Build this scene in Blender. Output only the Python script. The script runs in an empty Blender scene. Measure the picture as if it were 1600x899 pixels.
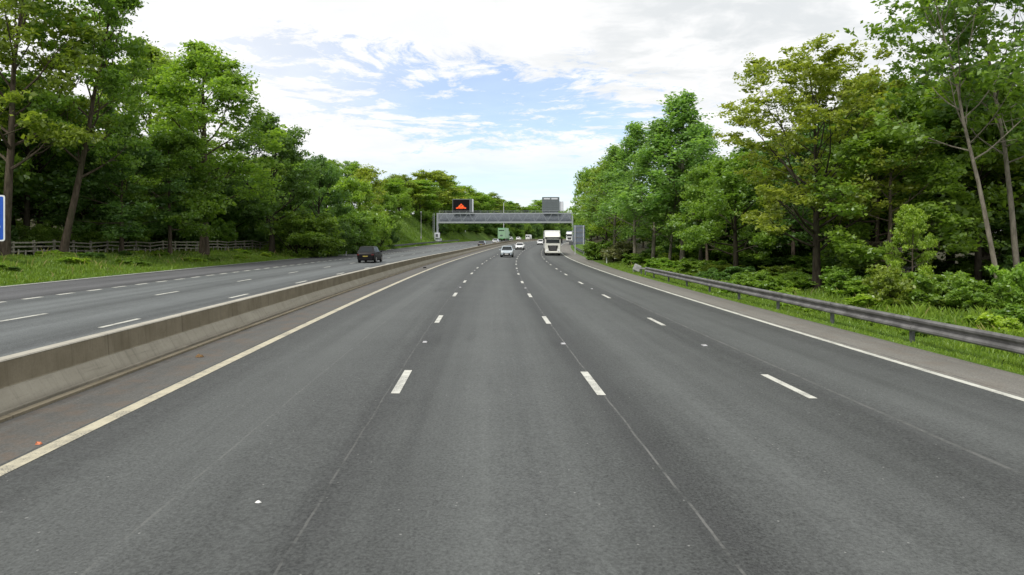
import bpy, math, random
import numpy as np
from mathutils import Vector, Matrix

# ------------------------------------------------------------------ camera, sky, sun, exposure
SC = bpy.context.scene
COL = SC.collection
R = math.radians
CAM_H = 2.7
FOC = 980.0 / 1600.0
cam_d = bpy.data.cameras.new("camera")
cam_d.sensor_width = 36.0
cam_d.lens = 36.0 * FOC
cam_d.shift_y = -76.5 / 1600.0
cam_d.clip_start = 0.1
cam_d.clip_end = 9000.0
cam = bpy.data.objects.new("camera", cam_d)
cam.location = (0, 0, CAM_H)
cam.rotation_euler = (R(90), 0, 0)
COL.objects.link(cam)
SC.camera = cam

SUN_DIR = Vector((-0.48, -0.55, 1.0)).normalized()          # towards the sun
SUN_EL = math.asin(SUN_DIR.z)
SUN_AZ = math.atan2(SUN_DIR.x, SUN_DIR.y)                      # clockwise from +Y

SC.view_settings.view_transform = 'Standard'
SC.view_settings.look = 'None'
SC.view_settings.gamma = 1.0
SC.view_settings.use_curve_mapping = False
SC.view_settings.exposure = 0.56
SC.render.engine = 'CYCLES'
SC.cycles.max_bounces = 6
SC.cycles.diffuse_bounces = 3
SC.cycles.glossy_bounces = 2
SC.cycles.transmission_bounces = 4
SC.cycles.transparent_max_bounces = 4
SC.cycles.caustics_reflective = False
SC.cycles.caustics_refractive = False
SC.cycles.use_denoising = True
SC.cycles.denoiser = 'OPENIMAGEDENOISE'

sun_d = bpy.data.lights.new("sun", 'SUN')
sun_d.energy = 2.3
sun_d.angle = R(14)
sun_d.color = (1.0, 0.96, 0.90)
sun = bpy.data.objects.new("sun", sun_d)
sun.rotation_euler = SUN_DIR.to_track_quat('Z', 'Y').to_euler()
sun.location = (-60, -30, 100)
COL.objects.link(sun)


class NT:
    """tiny helper round a node tree"""
    def __init__(self, tree):
        self.t = tree
        tree.nodes.clear()

    def n(self, kind, ins=None, **props):
        nd = self.t.nodes.new(kind)
        for k, v in props.items():
            setattr(nd, k, v)
        for k, v in (ins or {}).items():
            sock = nd.inputs[k]
            if isinstance(v, bpy.types.NodeSocket):
                self.t.links.new(v, sock)
            else:
                sock.default_value = v
        return nd

    def math(self, op, a, b=None, c=None, clamp=False):
        ins = {0: a}
        if b is not None:
            ins[1] = b
        if c is not None:
            ins[2] = c
        nd = self.n('ShaderNodeMath', ins, operation=op, use_clamp=clamp)
        return nd.outputs[0]

    def mix(self, fac, a, b, blend='MIX'):
        nd = self.n('ShaderNodeMix', data_type='RGBA', blend_type=blend)
        for idx, v in ((0, fac), (6, a), (7, b)):
            if isinstance(v, bpy.types.NodeSocket):
                self.t.links.new(v, nd.inputs[idx])
            else:
                if idx and len(v) == 3:
                    v = (*v, 1)
                nd.inputs[idx].default_value = v
        return nd.outputs[2]

    def noise(self, vec, scale, detail=4, rough=0.55):
        nd = self.n('ShaderNodeTexNoise', {'Scale': scale, 'Detail': detail, 'Roughness': rough})
        if vec is not None:
            self.t.links.new(vec, nd.inputs['Vector'])
        return nd.outputs['Fac']

    def smooth(self, v, a, b, lo=0.0, hi=1.0):
        nd = self.n('ShaderNodeMapRange', interpolation_type='SMOOTHSTEP')
        if isinstance(v, bpy.types.NodeSocket):
            self.t.links.new(v, nd.inputs[0])
        for i, x in ((1, a), (2, b), (3, lo), (4, hi)):
            nd.inputs[i].default_value = x
        return nd.outputs[0]


def make_world():
    w = bpy.data.worlds.new("World")
    SC.world = w
    w.use_nodes = True
    k = NT(w.node_tree)
    out = k.n('ShaderNodeOutputWorld')
    sky = k.n('ShaderNodeTexSky', sky_type='NISHITA', sun_disc=False, sun_elevation=SUN_EL,
              sun_rotation=SUN_AZ, altitude=100, air_density=1.0, dust_density=1.0, ozone_density=1.5)
    d = k.n('ShaderNodeTexCoord').outputs['Generated']
    s = k.n('ShaderNodeSeparateXYZ', {0: d})
    x, y, z = s.outputs
    zz = k.math('MAXIMUM', z, 0.0)
    den = k.math('ADD', zz, 0.06)
    px = k.math('DIVIDE', x, den)
    py = k.math('DIVIDE', y, den)
    # a cloud deck: plane coordinates, so bands flatten towards the horizon
    p = k.n('ShaderNodeCombineXYZ', {0: px, 1: py, 2: 0.0}).outputs[0]
    warp = k.n('ShaderNodeTexNoise', {'Scale': 0.7, 'Detail': 3.0, 'Vector': p})
    pw = k.n('ShaderNodeVectorMath', {0: warp.outputs['Color'], 1: (0.9, 0.9, 0)}, operation='MULTIPLY').outputs[0]
    p2 = k.n('ShaderNodeVectorMath', {0: p, 1: pw}, operation='ADD').outputs[0]
    big = k.noise(p2, 1.05, 5, 0.55)
    fine = k.noise(p2, 4.6, 7, 0.70)
    # a gap in the deck, ahead and a little right of the road
    az = k.math('ARCTAN2', x, y)
    ga = k.math('DIVIDE', k.math('ADD', az, 0.04), 0.52)
    ge = k.math('DIVIDE', k.math('SUBTRACT', z, k.math('ADD', 0.205, k.math('MULTIPLY', az, -0.12))), 0.098)
    rr = k.math('ADD', k.math('MULTIPLY', ga, ga), k.math('MULTIPLY', ge, ge))
    gap = k.math('EXPONENT', k.math('MULTIPLY', rr, -1.0))
    dens = k.math('ADD', k.math('MULTIPLY', big, 0.50), k.math('MULTIPLY', fine, 1.05))
    dens = k.math('SUBTRACT', k.math('ADD', dens, 0.22), k.math('MULTIPLY', gap, 0.545))
    cov = k.smooth(dens, 0.40, 0.68, 0.0, 1.0)
    # thin white veil low down
    side = k.smooth(k.math('ABSOLUTE', k.math('SUBTRACT', az, 0.02)), 0.10, 0.42)
    low = k.math('ADD', k.smooth(z, 0.02, 0.13, 0.54, 0.30), k.math('MULTIPLY', side, 0.45))
    lowgap = k.math('EXPONENT', k.math('MULTIPLY', k.math('MULTIPLY', k.math('DIVIDE', k.math('SUBTRACT', z, 0.085), 0.04), k.math('DIVIDE', k.math('SUBTRACT', z, 0.085), 0.04)), -1.0))
    lowgap = k.math('MULTIPLY', lowgap, k.math('SUBTRACT', 1.0, side))
    cov = k.math('MULTIPLY', cov, k.math('SUBTRACT', 1.0, k.math('MULTIPLY', lowgap, 0.62)))
    cov = k.math('MAXIMUM', cov, low, clamp=True)
    # grey undersides, high up and to the right
    g1 = k.noise(p2, 2.6, 5, 0.6)
    hi = k.math('MULTIPLY', k.smooth(z, 0.15, 0.30), k.smooth(az, -0.15, 0.30))
    shade = k.math('MULTIPLY', k.smooth(g1, 0.36, 0.62), k.math('ADD', 0.28, k.math('MULTIPLY', hi, 0.6)))
    ccol = k.mix(shade, (7.3, 7.3, 7.3), (5.2, 5.45, 5.6))
    blue = k.mix(1.0, sky.outputs[0], (1.15, 1.27, 1.42), 'MULTIPLY')
    mixc = k.mix(cov, blue, ccol)
    # the sky above is what the ground sees below the horizon line as well
    bg = k.n('ShaderNodeBackground', {'Color': mixc, 'Strength': 0.1})
    k.t.links.new(bg.outputs[0], out.inputs[0])


make_world()

# ------------------------------------------------------------------ road geometry
PB = (4.57832822e-04, -5.53413530e-02, 2.08794863)


def xb(y):
    y = np.asarray(y, float)
    yc = np.minimum(y, 420.0)
    v = PB[0] * yc * yc + PB[1] * yc + PB[2]
    return v + np.maximum(y - 420.0, 0) * (2 * PB[0] * 420.0 + PB[1])


def slope(y):
    return 2 * PB[0] * min(y, 420.0) + PB[1]


def sm(t):
    t = np.clip(t, 0, 1)
    return t * t * (3 - 2 * t)


def rise(y):
    return 1.65 * sm((np.asarray(y, float) - 80) / 180)


def road_h(u, y):
    u = np.clip(np.asarray(u, float), -30, 14)
    return rise(y) - 0.012 * u


def outer(y):                       # outer edge of the paved strip on the right
    return 9.05 + 1.0 * sm((np.asarray(y, float) - 48) / 50)


LEFT_EDGE = -26.35


def bumps(u, y):
    return 0.10 * np.sin(u * 0.83 + 0.31 * y) * np.sin(y * 0.47 + 1.3) + 0.05 * np.sin(u * 2.1 + y * 1.3)


def ground(u, y):
    u = np.asarray(u, float)
    y = np.asarray(y, float)
    h = road_h(u, y)
    d = LEFT_EDGE - u
    verge = np.where(d > 0, 0.012 * np.clip(d - 3.65, 0, 10) + 0.85 * sm(d / 8.5) + 0.03 * np.clip(d - 10, 0, 60), 0)
    w = sm((y - 98) / 40)
    bank = np.where(d > 0, 7.6 * sm((d - 1.2) / 13.0) * w, 0)
    dr = u - outer(y) - 0.5
    right = np.where(dr > 0, 0.25 * sm(dr / 8) + 0.02 * np.clip(dr - 6, 0, 60) + 2.0 * sm((y - 130) / 60) * sm(dr / 9), 0)
    amp = np.maximum(sm((d - 0.6) / 3), sm((dr - 0.6) / 3))
    return h + verge + bank + right + amp * bumps(u, y)


def P(u, y, h=0.0):
    return Vector((float(xb(y)) + u, y, float(ground(u, y)) + h))


def at(px, y):
    """road offset of a column of the photograph at a distance"""
    return (px - 800) * y / 980.0 - float(xb(y))


# ------------------------------------------------------------------ mesh helpers
class MB:
    def __init__(self):
        self.v, self.f, self.m, self.uv = [], [], [], []

    def add(self, verts, faces, mat=0, M=None):
        o = len(self.v)
        if M is not None:
            verts = [M @ Vector(p) for p in verts]
        self.v += [tuple(p) for p in verts]
        self.f += [tuple(o + i for i in f) for f in faces]
        self.m += [mat] * len(faces)

    def box(self, c, s, mat=0, M=None):
        x, y, z = c
        a, b, h = s[0] / 2, s[1] / 2, s[2] / 2
        V = [(x + i * a, y + j * b, z + k * h) for k in (-1, 1) for j in (-1, 1) for i in (-1, 1)]
        F = [(0, 2, 3, 1), (4, 5, 7, 6), (0, 1, 5, 4), (2, 6, 7, 3), (0, 4, 6, 2), (1, 3, 7, 5)]
        self.add(V, F, mat, M)

    def cbox(self, c, s, b, mat=0, M=None):
        """box whose vertical edges and top rim are chamfered"""
        x, y, z = c
        A, B, H = s[0] / 2, s[1] / 2, s[2] / 2

        def ring(a, d, zz, q):
            return [(x - a + q, y - d, zz), (x + a - q, y - d, zz), (x + a, y - d + q, zz), (x + a, y + d - q, zz),
                    (x + a - q, y + d, zz), (x - a + q, y + d, zz), (x - a, y + d - q, zz), (x - a, y - d + q, zz)]
        rings = [ring(A - b, B - b, z - H, b), ring(A, B, z - H + b, b), ring(A, B, z + H - b, b), ring(A - b, B - b, z + H, b)]
        V = [p for r in rings for p in r]
        F = [tuple(range(7, -1, -1)), tuple(range(24, 32))]
        for r in range(3):
            for i in range(8):
                j = (i + 1) % 8
                F.append((r * 8 + i, r * 8 + j, r * 8 + 8 + j, r * 8 + 8 + i))
        self.add(V, F, mat, M)

    def bar(self, p, q, w, h=None, mat=0):
        p, q = Vector(p), Vector(q)
        h = h or w
        d = (q - p).normalized()
        up = Vector((0, 0, 1)) if abs(d.z) < 0.95 else Vector((1, 0, 0))
        s = d.cross(up).normalized() * (w / 2)
        t = s.cross(d).normalized() * (h / 2)
        V = [p + s + t, p - s + t, p - s - t, p + s - t, q + s + t, q - s + t, q - s - t, q + s - t]
        F = [(0, 1, 2, 3), (7, 6, 5, 4), (0, 4, 5, 1), (1, 5, 6, 2), (2, 6, 7, 3), (3, 7, 4, 0)]
        self.add(V, F, mat)

    def tube(self, pts, rad, n=6, mat=0, cap=True):
        pts = [Vector(p) for p in pts]
        V, F = [], []
        ref = Vector((0.31, 0.95, 0.05))
        for i, p in enumerate(pts):
            d = (pts[min(i + 1, len(pts) - 1)] - pts[max(i - 1, 0)]).normalized()
            a = d.cross(ref)
            if a.length < 1e-3:
                a = d.cross(Vector((1, 0, 0)))
            a.normalize()
            b = d.cross(a)
            for j in range(n):
                t = 2 * math.pi * j / n
                V.append(p + (a * math.cos(t) + b * math.sin(t)) * rad[i])
        for i in range(len(pts) - 1):
            for j in range(n):
                k = (j + 1) % n
                F.append((i * n + j, i * n + k, i * n + n + k, i * n + n + j))
        if cap:
            F.append(tuple(range(n - 1, -1, -1)))
            F.append(tuple((len(pts) - 1) * n + j for j in range(n)))
        self.add(V, F, mat)

    def loft(self, rings, mat=0, cap=True, closed=True, M=None):
        n = len(rings[0])
        V = [p for r in rings for p in r]
        F = []
        for i in range(len(rings) - 1):
            for j in range(n if closed else n - 1):
                k = (j + 1) % n
                F.append((i * n + j, i * n + k, i * n + n + k, i * n + n + j))
        if cap and closed:
            F.append(tuple(range(n - 1, -1, -1)))
            F.append(tuple((len(rings) - 1) * n + j for j in range(n)))
        self.add(V, F, mat, M)

    def build(self, name, mats, parent=None, smooth=None, fix=True):
        me = bpy.data.meshes.new(name)
        me.from_pydata(self.v, [], self.f)
        for mt in (mats if isinstance(mats, (list, tuple)) else [mats]):
            me.materials.append(mt)
        if isinstance(mats, (list, tuple)) and len(mats) > 1:
            me.polygons.foreach_set('material_index', self.m)
        if fix:
            import bmesh
            bm = bmesh.new()
            bm.from_mesh(me)
            bmesh.ops.recalc_face_normals(bm, faces=bm.faces)
            bm.to_mesh(me)
            bm.free()
        if smooth is not None:
            me.polygons.foreach_set('use_smooth', [True] * len(me.polygons))
            try:
                me.set_sharp_from_angle(angle=R(smooth))
            except Exception:
                pass
        me.update()
        o = bpy.data.objects.new(name, me)
        COL.objects.link(o)
        if parent is not None:
            o.parent = parent
        return o


def tag(o, label, cat, group=None, kind=None):
    if label:
        o['label'] = label
    if cat:
        o['category'] = cat
    if group:
        o['group'] = group
    if kind:
        o['kind'] = kind
    return o


def thing(name, label, cat, loc=(0, 0, 0), rz=0.0, group=None):
    o = bpy.data.objects.new(name, None)
    o.empty_display_size = 0.3
    o.location = loc
    o.rotation_euler = (0, 0, rz)
    COL.objects.link(o)
    return tag(o, label, cat, group)


def copy_tree(root, label, group=None):
    r = root.copy()
    COL.objects.link(r)
    if label:
        r['label'] = label
    if group:
        r['group'] = group
    elif 'group' in r:
        del r['group']
    for ch in root.children:
        c = ch.copy()
        COL.objects.link(c)
        c.parent = r
        for g in ch.children:
            d = g.copy()
            COL.objects.link(d)
            d.parent = c
    return r


def grid_mesh(name, us, ys, hfun, mat, shift=None):
    """sheet in road coordinates, UV = (offset, distance) in metres"""
    us, ys = np.asarray(us, float), np.asarray(ys, float)
    U, Y = np.meshgrid(us, ys)
    if shift is not None:
        U = shift(U, Y)
    X = xb(Y) + U
    Z = hfun(U, Y)
    co = np.stack([X, Y, Z], -1).reshape(-1, 3)
    nu, ny = len(us), len(ys)
    idx = np.arange(nu * ny).reshape(ny, nu)
    F = np.stack([idx[:-1, :-1], idx[:-1, 1:], idx[1:, 1:], idx[1:, :-1]], -1).reshape(-1, 4)
    me = bpy.data.meshes.new(name)
    me.from_pydata(co.tolist(), [], F.tolist())
    uvl = me.uv_layers.new(name="road")
    uvs = np.stack([U, Y], -1).reshape(-1, 2)[F.reshape(-1)]
    uvl.data.foreach_set('uv', uvs.astype(np.float32).ravel())
    me.polygons.foreach_set('use_smooth', [True] * len(me.polygons))
    me.materials.append(mat)
    me.update()
    o = bpy.data.objects.new(name, me)
    COL.objects.link(o)
    return tag(o, None, None, kind='structure')


# ------------------------------------------------------------------ materials
def new_mat(name):
    m = bpy.data.materials.new(name)
    m.use_nodes = True
    k = NT(m.node_tree)
    k.out = k.n('ShaderNodeOutputMaterial')
    return m, k


def bsdf(k, col, rough=0.6, spec=0.4, metal=0.0, coat=0.0, bump=None, bstr=0.2, bdist=0.02):
    b = k.n('ShaderNodeBsdfPrincipled', {'Metallic': metal, 'Specular IOR Level': spec, 'Coat Weight': coat})
    for nm, v in (('Base Color', col), ('Roughness', rough)):
        if isinstance(v, bpy.types.NodeSocket):
            k.t.links.new(v, b.inputs[nm])
        else:
            b.inputs[nm].default_value = (*v, 1) if nm == 'Base Color' and len(v) == 3 else v
    if bump is not None:
        bp = k.n('ShaderNodeBump', {'Strength': bstr, 'Distance': bdist, 'Height': bump})
        k.t.links.new(bp.outputs[0], b.inputs['Normal'])
    k.t.links.new(b.outputs[0], k.out.inputs[0])
    return b


def simple(name, col, rough=0.55, spec=0.4, metal=0.0, coat=0.0, var=0.15, scale=3.0):
    m, k = new_mat(name)
    pos = k.n('ShaderNodeTexCoord').outputs['Object']
    n1 = k.noise(pos, scale, 5, 0.6)
    c = k.mix(k.smooth(n1, 0.3, 0.7), tuple(x * (1 - var) for x in col), tuple(min(1, x * (1 + var)) for x in col))
    bsdf(k, c, rough, spec, metal, coat)
    return m


def asphalt(name, base, lanes, seams, seed=0.0, dirt=0.0, warm=0.0, far=True):
    m, k = new_mat(name)
    uv = k.n('ShaderNodeUVMap', uv_map="road").outputs[0]
    s = k.n('ShaderNodeSeparateXYZ', {0: uv})
    u, y = s.outputs[0], s.outputs[1]
    pos = k.n('ShaderNodeNewGeometry').outputs['Position']
    grain = k.noise(pos, 30.0, 4, 0.75)
    grain2 = k.noise(pos, 14.0, 3, 0.6)
    blot = k.noise(pos, 0.45, 4, 0.6)
    blot2 = k.noise(pos, 2.3, 5, 0.65)
    stre_v = k.n('ShaderNodeCombineXYZ', {0: k.math('MULTIPLY', u, 1.15), 1: k.math('MULTIPLY', y, 0.018), 2: seed}).outputs[0]
    streak = k.noise(stre_v, 1.0, 5, 0.62)
    # wheel paths: two polished, paler bands in every lane; binder-dark between and along the joints
    w, c0 = lanes
    ph = k.math('MULTIPLY', k.math('SUBTRACT', u, c0), 2 * math.pi / w)
    wheel = k.math('MULTIPLY', k.math('COSINE', k.math('MULTIPLY', ph, 2.0)), -0.5)
    lane = k.math('COSINE', ph)
    v = k.math('MULTIPLY', k.math('SUBTRACT', streak, 0.5), 1.45)
    v = k.math('ADD', v, k.math('MULTIPLY', wheel, 0.07))
    v = k.math('ADD', v, k.math('MULTIPLY', lane, 0.20))
    v = k.math('ADD', v, k.math('MULTIPLY', k.math('SUBTRACT', blot, 0.5), 0.35))
    v = k.math('ADD', v, k.math('MULTIPLY', k.math('SUBTRACT', blot2, 0.5), 0.20))
    v = k.math('ADD', v, k.math('MULTIPLY', k.math('SUBTRACT', grain, 0.5), 2.5))
    v = k.math('ADD', v, k.math('MULTIPLY', k.math('SUBTRACT', grain2, 0.5), 0.5))
    v = k.math('ADD', v, 1.0)
    pv = k.n('ShaderNodeCombineXYZ', {0: k.math('MULTIPLY', u, 0.8), 1: k.math('MULTIPLY', y, 0.10), 2: seed + 3.0}).outputs[0]
    v = k.math('MULTIPLY', v, k.smooth(k.noise(pv, 1.0, 6, 0.7), 0.56, 0.74, 1.0, 0.72))
    col = k.mix(1.0, (*base, 1), k.n('ShaderNodeCombineXYZ', {0: v, 1: v, 2: v}).outputs[0], 'MULTIPLY')
    # pale chips in the aggregate
    vor = k.n('ShaderNodeTexVoronoi', {'Vector': pos, 'Scale': 9.0}, feature='F1')
    chip = k.math('MULTIPLY', k.math('LESS_THAN', vor.outputs['Distance'], 0.10),
                  k.math('GREATER_THAN', k.n('ShaderNodeSeparateXYZ', {0: vor.outputs['Color']}).outputs[0], 0.9))
    col = k.mix(k.math('MULTIPLY', chip, 0.35), col, (0.42, 0.42, 0.40))
    # construction joints: thin, ragged, paler lines
    if seams:
        wob = k.noise(k.n('ShaderNodeCombineXYZ', {1: k.math('MULTIPLY', y, 0.9)}).outputs[0], 1.0, 4, 0.6)
        wob = k.math('MULTIPLY', k.math('SUBTRACT', wob, 0.5), 0.07)
        brk = k.smooth(k.noise(k.n('ShaderNodeCombineXYZ', {1: k.math('MULTIPLY', y, 1.6), 0: 7.0}).outputs[0], 1.0, 5, 0.7), 0.36, 0.6)
        for su, wd, amt, cc in seams:
            dd = k.math('ABSOLUTE', k.math('SUBTRACT', k.math('ADD', u, wob), su))
            f = k.math('MULTIPLY', k.smooth(dd, wd * 0.45, wd, 1.0, 0.0), k.math('MULTIPLY', brk, amt))
            col = k.mix(f, col, cc)
    if dirt:
        dn = k.noise(pos, 1.6, 6, 0.7)
        col = k.mix(k.math('MULTIPLY', k.smooth(dn, 0.45, 0.68), dirt), col, (0.125, 0.088, 0.060))
    rough = k.math('ADD', 0.62, k.math('MULTIPLY', streak, 0.25))
    bsdf(k, col, rough, 0.38, bump=grain, bstr=0.55, bdist=0.012)
    return m


PALE = (0.22, 0.22, 0.205)
DARK = (0.045, 0.045, 0.047)
M_ROAD = asphalt("asphalt_near_carriageway", (0.066, 0.0705, 0.0685), (3.6, -1.8),
                 [(-3.70, 0.018, 0.30, PALE), (0.05, 0.020, 0.55, PALE), (-3.62, 0.30, 0.16, DARK), (0.05, 0.40, 0.20, DARK),
                  (4.05, 0.40, 0.26, DARK), (4.25, 0.05, 0.28, PALE), (-5.2, 0.02, 0.2, PALE), (6.5, 0.7, 0.22, DARK), (-7.0, 0.6, 0.2, DARK)], 0.0)
M_ROAD2 = asphalt("asphalt_far_carriageway", (0.096, 0.104, 0.105), (3.65, -14.8),
                  [(-12.8, 0.25, 0.4, DARK), (-16.4, 0.2, 0.3, DARK)], 5.0)
M_SHOULDER = asphalt("asphalt_hard_shoulder", (0.085, 0.086, 0.090), (5.2, -23.3), [], 9.0)
M_RESERVE = asphalt("asphalt_central_strip", (0.072, 0.071, 0.065), (6.0, -8.2), [(-8.72, 0.10, 0.8, (0.06, 0.055, 0.05))], 3.0, dirt=0.5)
M_STRIP = asphalt("worn_edge_strip", (0.128, 0.123, 0.110), (7.0, 8.2), [(7.55, 0.06, 0.6, DARK)], 4.0, dirt=0.25)


def paint_mat(name, col):
    m, k = new_mat(name)
    pos = k.n('ShaderNodeNewGeometry').outputs['Position']
    n1 = k.noise(pos, 7.0, 6, 0.7)
    n2 = k.noise(pos, 60.0, 3, 0.6)
    c = k.mix(k.smooth(n1, 0.35, 0.75), col, tuple(x * 0.72 for x in col))
    n3 = k.noise(pos, 1.7, 7, 0.75)
    wear = k.math('MULTIPLY', k.smooth(n2, 0.47, 0.62, 0.25, 1.0), k.smooth(n3, 0.46, 0.62, 0.15, 0.9))
    c = k.mix(wear, c, (0.12, 0.12, 0.115))
    bsdf(k, c, 0.6, 0.3, bump=n2, bstr=0.2, bdist=0.004)
    return m


M_WHITE = paint_mat("road_paint_white", (0.58, 0.58, 0.52))
M_CREAM = paint_mat("road_paint_cream", (0.50, 0.46, 0.34))


def ground_mat():
    m, k = new_mat("verge_and_woodland_ground")
    uv = k.n('ShaderNodeUVMap', uv_map="road").outputs[0]
    s = k.n('ShaderNodeSeparateXYZ', {0: uv})
    u, y = s.outputs[0], s.outputs[1]
    pos = k.n('ShaderNodeNewGeometry').outputs['Position']
    n1 = k.noise(pos, 0.5, 5, 0.65)
    n2 = k.noise(pos, 5.0, 5, 0.7)
    n3 = k.noise(pos, 0.09, 4, 0.6)
    grass = k.mix(k.smooth(n1, 0.35, 0.65), (0.065, 0.125, 0.018), (0.115, 0.185, 0.030))
    grass = k.mix(k.smooth(n2, 0.35, 0.7, 0, 0.6), grass, (0.05, 0.095, 0.015))
    grass = k.mix(k.smooth(n3, 0.5, 0.7, 0, 0.4), grass, (0.15, 0.17, 0.04))
    soil = k.mix(n2, (0.022, 0.020, 0.012), (0.045, 0.045, 0.020))
    jit = k.math('MULTIPLY', k.math('SUBTRACT', n1, 0.5), 5.0)
    ul = k.math('ADD', u, jit)
    near = k.smooth(y, 92, 112, 1.0, 0.0)
    wl = k.math('MULTIPLY', k.smooth(ul, -38.5, -36.5, 1.0, 0.0), near)
    wf = k.smooth(ul, -46.0, -41.0, 1.0, 0.0)
    wr = k.smooth(ul, 13.5, 16.0)
    f = k.math('MAXIMUM', k.math('MAXIMUM', wl, wf), wr)
    far = k.smooth(y, 500, 700)
    f = k.math('MULTIPLY', f, k.math('SUBTRACT', 1.0, far))
    c = k.mix(f, grass, soil)
    bsdf(k, c, 0.9, 0.1, bump=n2, bstr=0.6, bdist=0.08)
    return m


M_GROUND = ground_mat()


def leaf_mat(name, translucency=0.52):
    """base colour = the tree's own colour (object colour) times leaf-to-leaf variation"""
    m, k = new_mat(name)
    oi = k.n('ShaderNodeObjectInfo')
    at_ = k.n('ShaderNodeAttribute', attribute_name="tint", attribute_type='GEOMETRY')
    t = at_.outputs['Fac']
    dark = k.mix(1.0, oi.outputs['Color'], (0.80, 0.84, 0.80), 'MULTIPLY')
    lite = k.mix(1.0, oi.outputs['Color'], (1.55, 1.38, 1.15), 'MULTIPLY')
    c = k.mix(t, dark, lite)
    d = k.n('ShaderNodeBsdfDiffuse', {'Color': c})
    tcol = k.mix(1.0, c, (1.25, 1.30, 0.65), 'MULTIPLY')
    tr = k.n('ShaderNodeBsdfTranslucent', {'Color': tcol})
    mx = k.n('ShaderNodeMixShader', {0: translucency, 1: d.outputs[0], 2: tr.outputs[0]})
    gl = k.n('ShaderNodeBsdfGlossy', {'Roughness': 0.45, 'Color': (0.9, 0.95, 1.0, 1)})
    mx2 = k.n('ShaderNodeMixShader', {0: 0.035, 1: mx.outputs[0], 2: gl.outputs[0]})
    k.t.links.new(mx2.outputs[0], k.out.inputs[0])
    return m


M_LEAF = leaf_mat("leaves")
M_GRASS = leaf_mat("grass_blades", 0.3)


def bark_mat(name, a, b):
    m, k = new_mat(name)
    pos = k.n('ShaderNodeTexCoord').outputs['Object']
    sv = k.n('ShaderNodeVectorMath', {0: pos, 1: (6, 6, 1.4)}, operation='MULTIPLY').outputs[0]
    n1 = k.noise(sv, 1.0, 6, 0.65)
    n2 = k.noise(pos, 0.8, 4, 0.6)
    c = k.mix(k.smooth(n1, 0.35, 0.65), a, b)
    c = k.mix(k.smooth(n2, 0.5, 0.7, 0, 0.5), c, (0.055, 0.07, 0.03))
    bsdf(k, c, 0.9, 0.15, bump=n1, bstr=0.7, bdist=0.04)
    return m


M_BARK = bark_mat("brown_bark", (0.060, 0.047, 0.034), (0.125, 0.100, 0.075))
M_BARKG = bark_mat("grey_bark", (0.13, 0.115, 0.09), (0.25, 0.225, 0.18))
M_BARKD = bark_mat("dark_bark", (0.030, 0.025, 0.018), (0.065, 0.055, 0.040))


def concrete_mat(name, a, b, joints=False, grime=0.0):
    m, k = new_mat(name)
    uv = k.n('ShaderNodeUVMap', uv_map="wall").outputs[0]
    s = k.n('ShaderNodeSeparateXYZ', {0: uv})
    h, y = s.outputs[0], s.outputs[1]
    pos = k.n('ShaderNodeNewGeometry').outputs['Position']
    n1 = k.noise(pos, 1.1, 6, 0.65)
    n2 = k.noise(pos, 28.0, 4, 0.7)
    sv = k.n('ShaderNodeCombineXYZ', {0: k.math('MULTIPLY', h, 0.5), 1: k.math('MULTIPLY', y, 8.0)}).outputs[0]
    run = k.noise(sv, 1.0, 6, 0.7)
    c = k.mix(k.smooth(n1, 0.3, 0.7), a, b)
    c = k.mix(k.smooth(run, 0.48, 0.72, 0, 0.40), c, tuple(x * 0.45 for x in a))
    c = k.mix(k.smooth(n2, 0.5, 0.75, 0, 0.35), c, tuple(x * 0.6 for x in a))
    if grime:
        gn = k.noise(k.n('ShaderNodeCombineXYZ', {0: k.math('MULTIPLY', h, 9.0), 1: k.math('MULTIPLY', y, 0.55)}).outputs[0], 1.0, 6, 0.7)
        c = k.mix(k.math('MULTIPLY', k.smooth(gn, 0.52, 0.70), grime), c, (0.075, 0.07, 0.06))
        c = k.mix(k.math('MULTIPLY', k.math('MULTIPLY', k.smooth(h, 0.08, 0.24, 1.0, 0.0), k.smooth(n1, 0.3, 0.6)), 0.6), c, (0.10, 0.09, 0.07))
    if joints:
        fr = k.math('ABSOLUTE', k.math('SUBTRACT', k.math('FRACT', k.math('DIVIDE', k.math('ADD', y, 1.2), 2.93)), 0.5))
        c = k.mix(k.math('MULTIPLY', k.smooth(fr, 0.0, 0.007, 1.0, 0.0), 0.6), c, (0.05, 0.045, 0.035))
    bsdf(k, c, 0.85, 0.2, bump=n2, bstr=0.35, bdist=0.01)
    return m


M_CONC_UP = concrete_mat("weathered_concrete", (0.190, 0.162, 0.112), (0.262, 0.228, 0.165), True)
M_CONC_LOW = concrete_mat("pale_concrete", (0.31, 0.283, 0.225), (0.385, 0.355, 0.288), False, 0.28)
M_CONC_TOP = concrete_mat("concrete_top", (0.34, 0.32, 0.27), (0.42, 0.40, 0.34), True)

M_GALV = simple("galvanised_steel", (0.36, 0.355, 0.36), 0.5, 0.5, 0.35, var=0.14, scale=6)
M_RUSTY = simple("weathered_steel_beam", (0.150, 0.148, 0.145), 0.5, 0.5, 0.25, var=0.35, scale=2.2)
M_POSTD = simple("dark_steel_post", (0.10, 0.105, 0.11), 0.6, 0.4, 0.2, var=0.25, scale=6)
M_WOOD = simple("grey_fence_timber", (0.30, 0.285, 0.225), 0.85, 0.2, var=0.3, scale=4)
M_WOODP = simple("pale_fence_timber", (0.42, 0.41, 0.34), 0.85, 0.2, var=0.25, scale=4)
M_GANTRY = simple("grey_painted_gantry_steel", (0.29, 0.315, 0.33), 0.5, 0.4, 0.0, var=0.08)
M_LATTICE = simple("lattice_steel", (0.225, 0.248, 0.268), 0.5, 0.4, 0.0, var=0.1)
M_GANTRYD = simple("dark_gantry_mesh", (0.185, 0.205, 0.232), 0.7, 0.3, 0.0, var=0.12)
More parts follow.
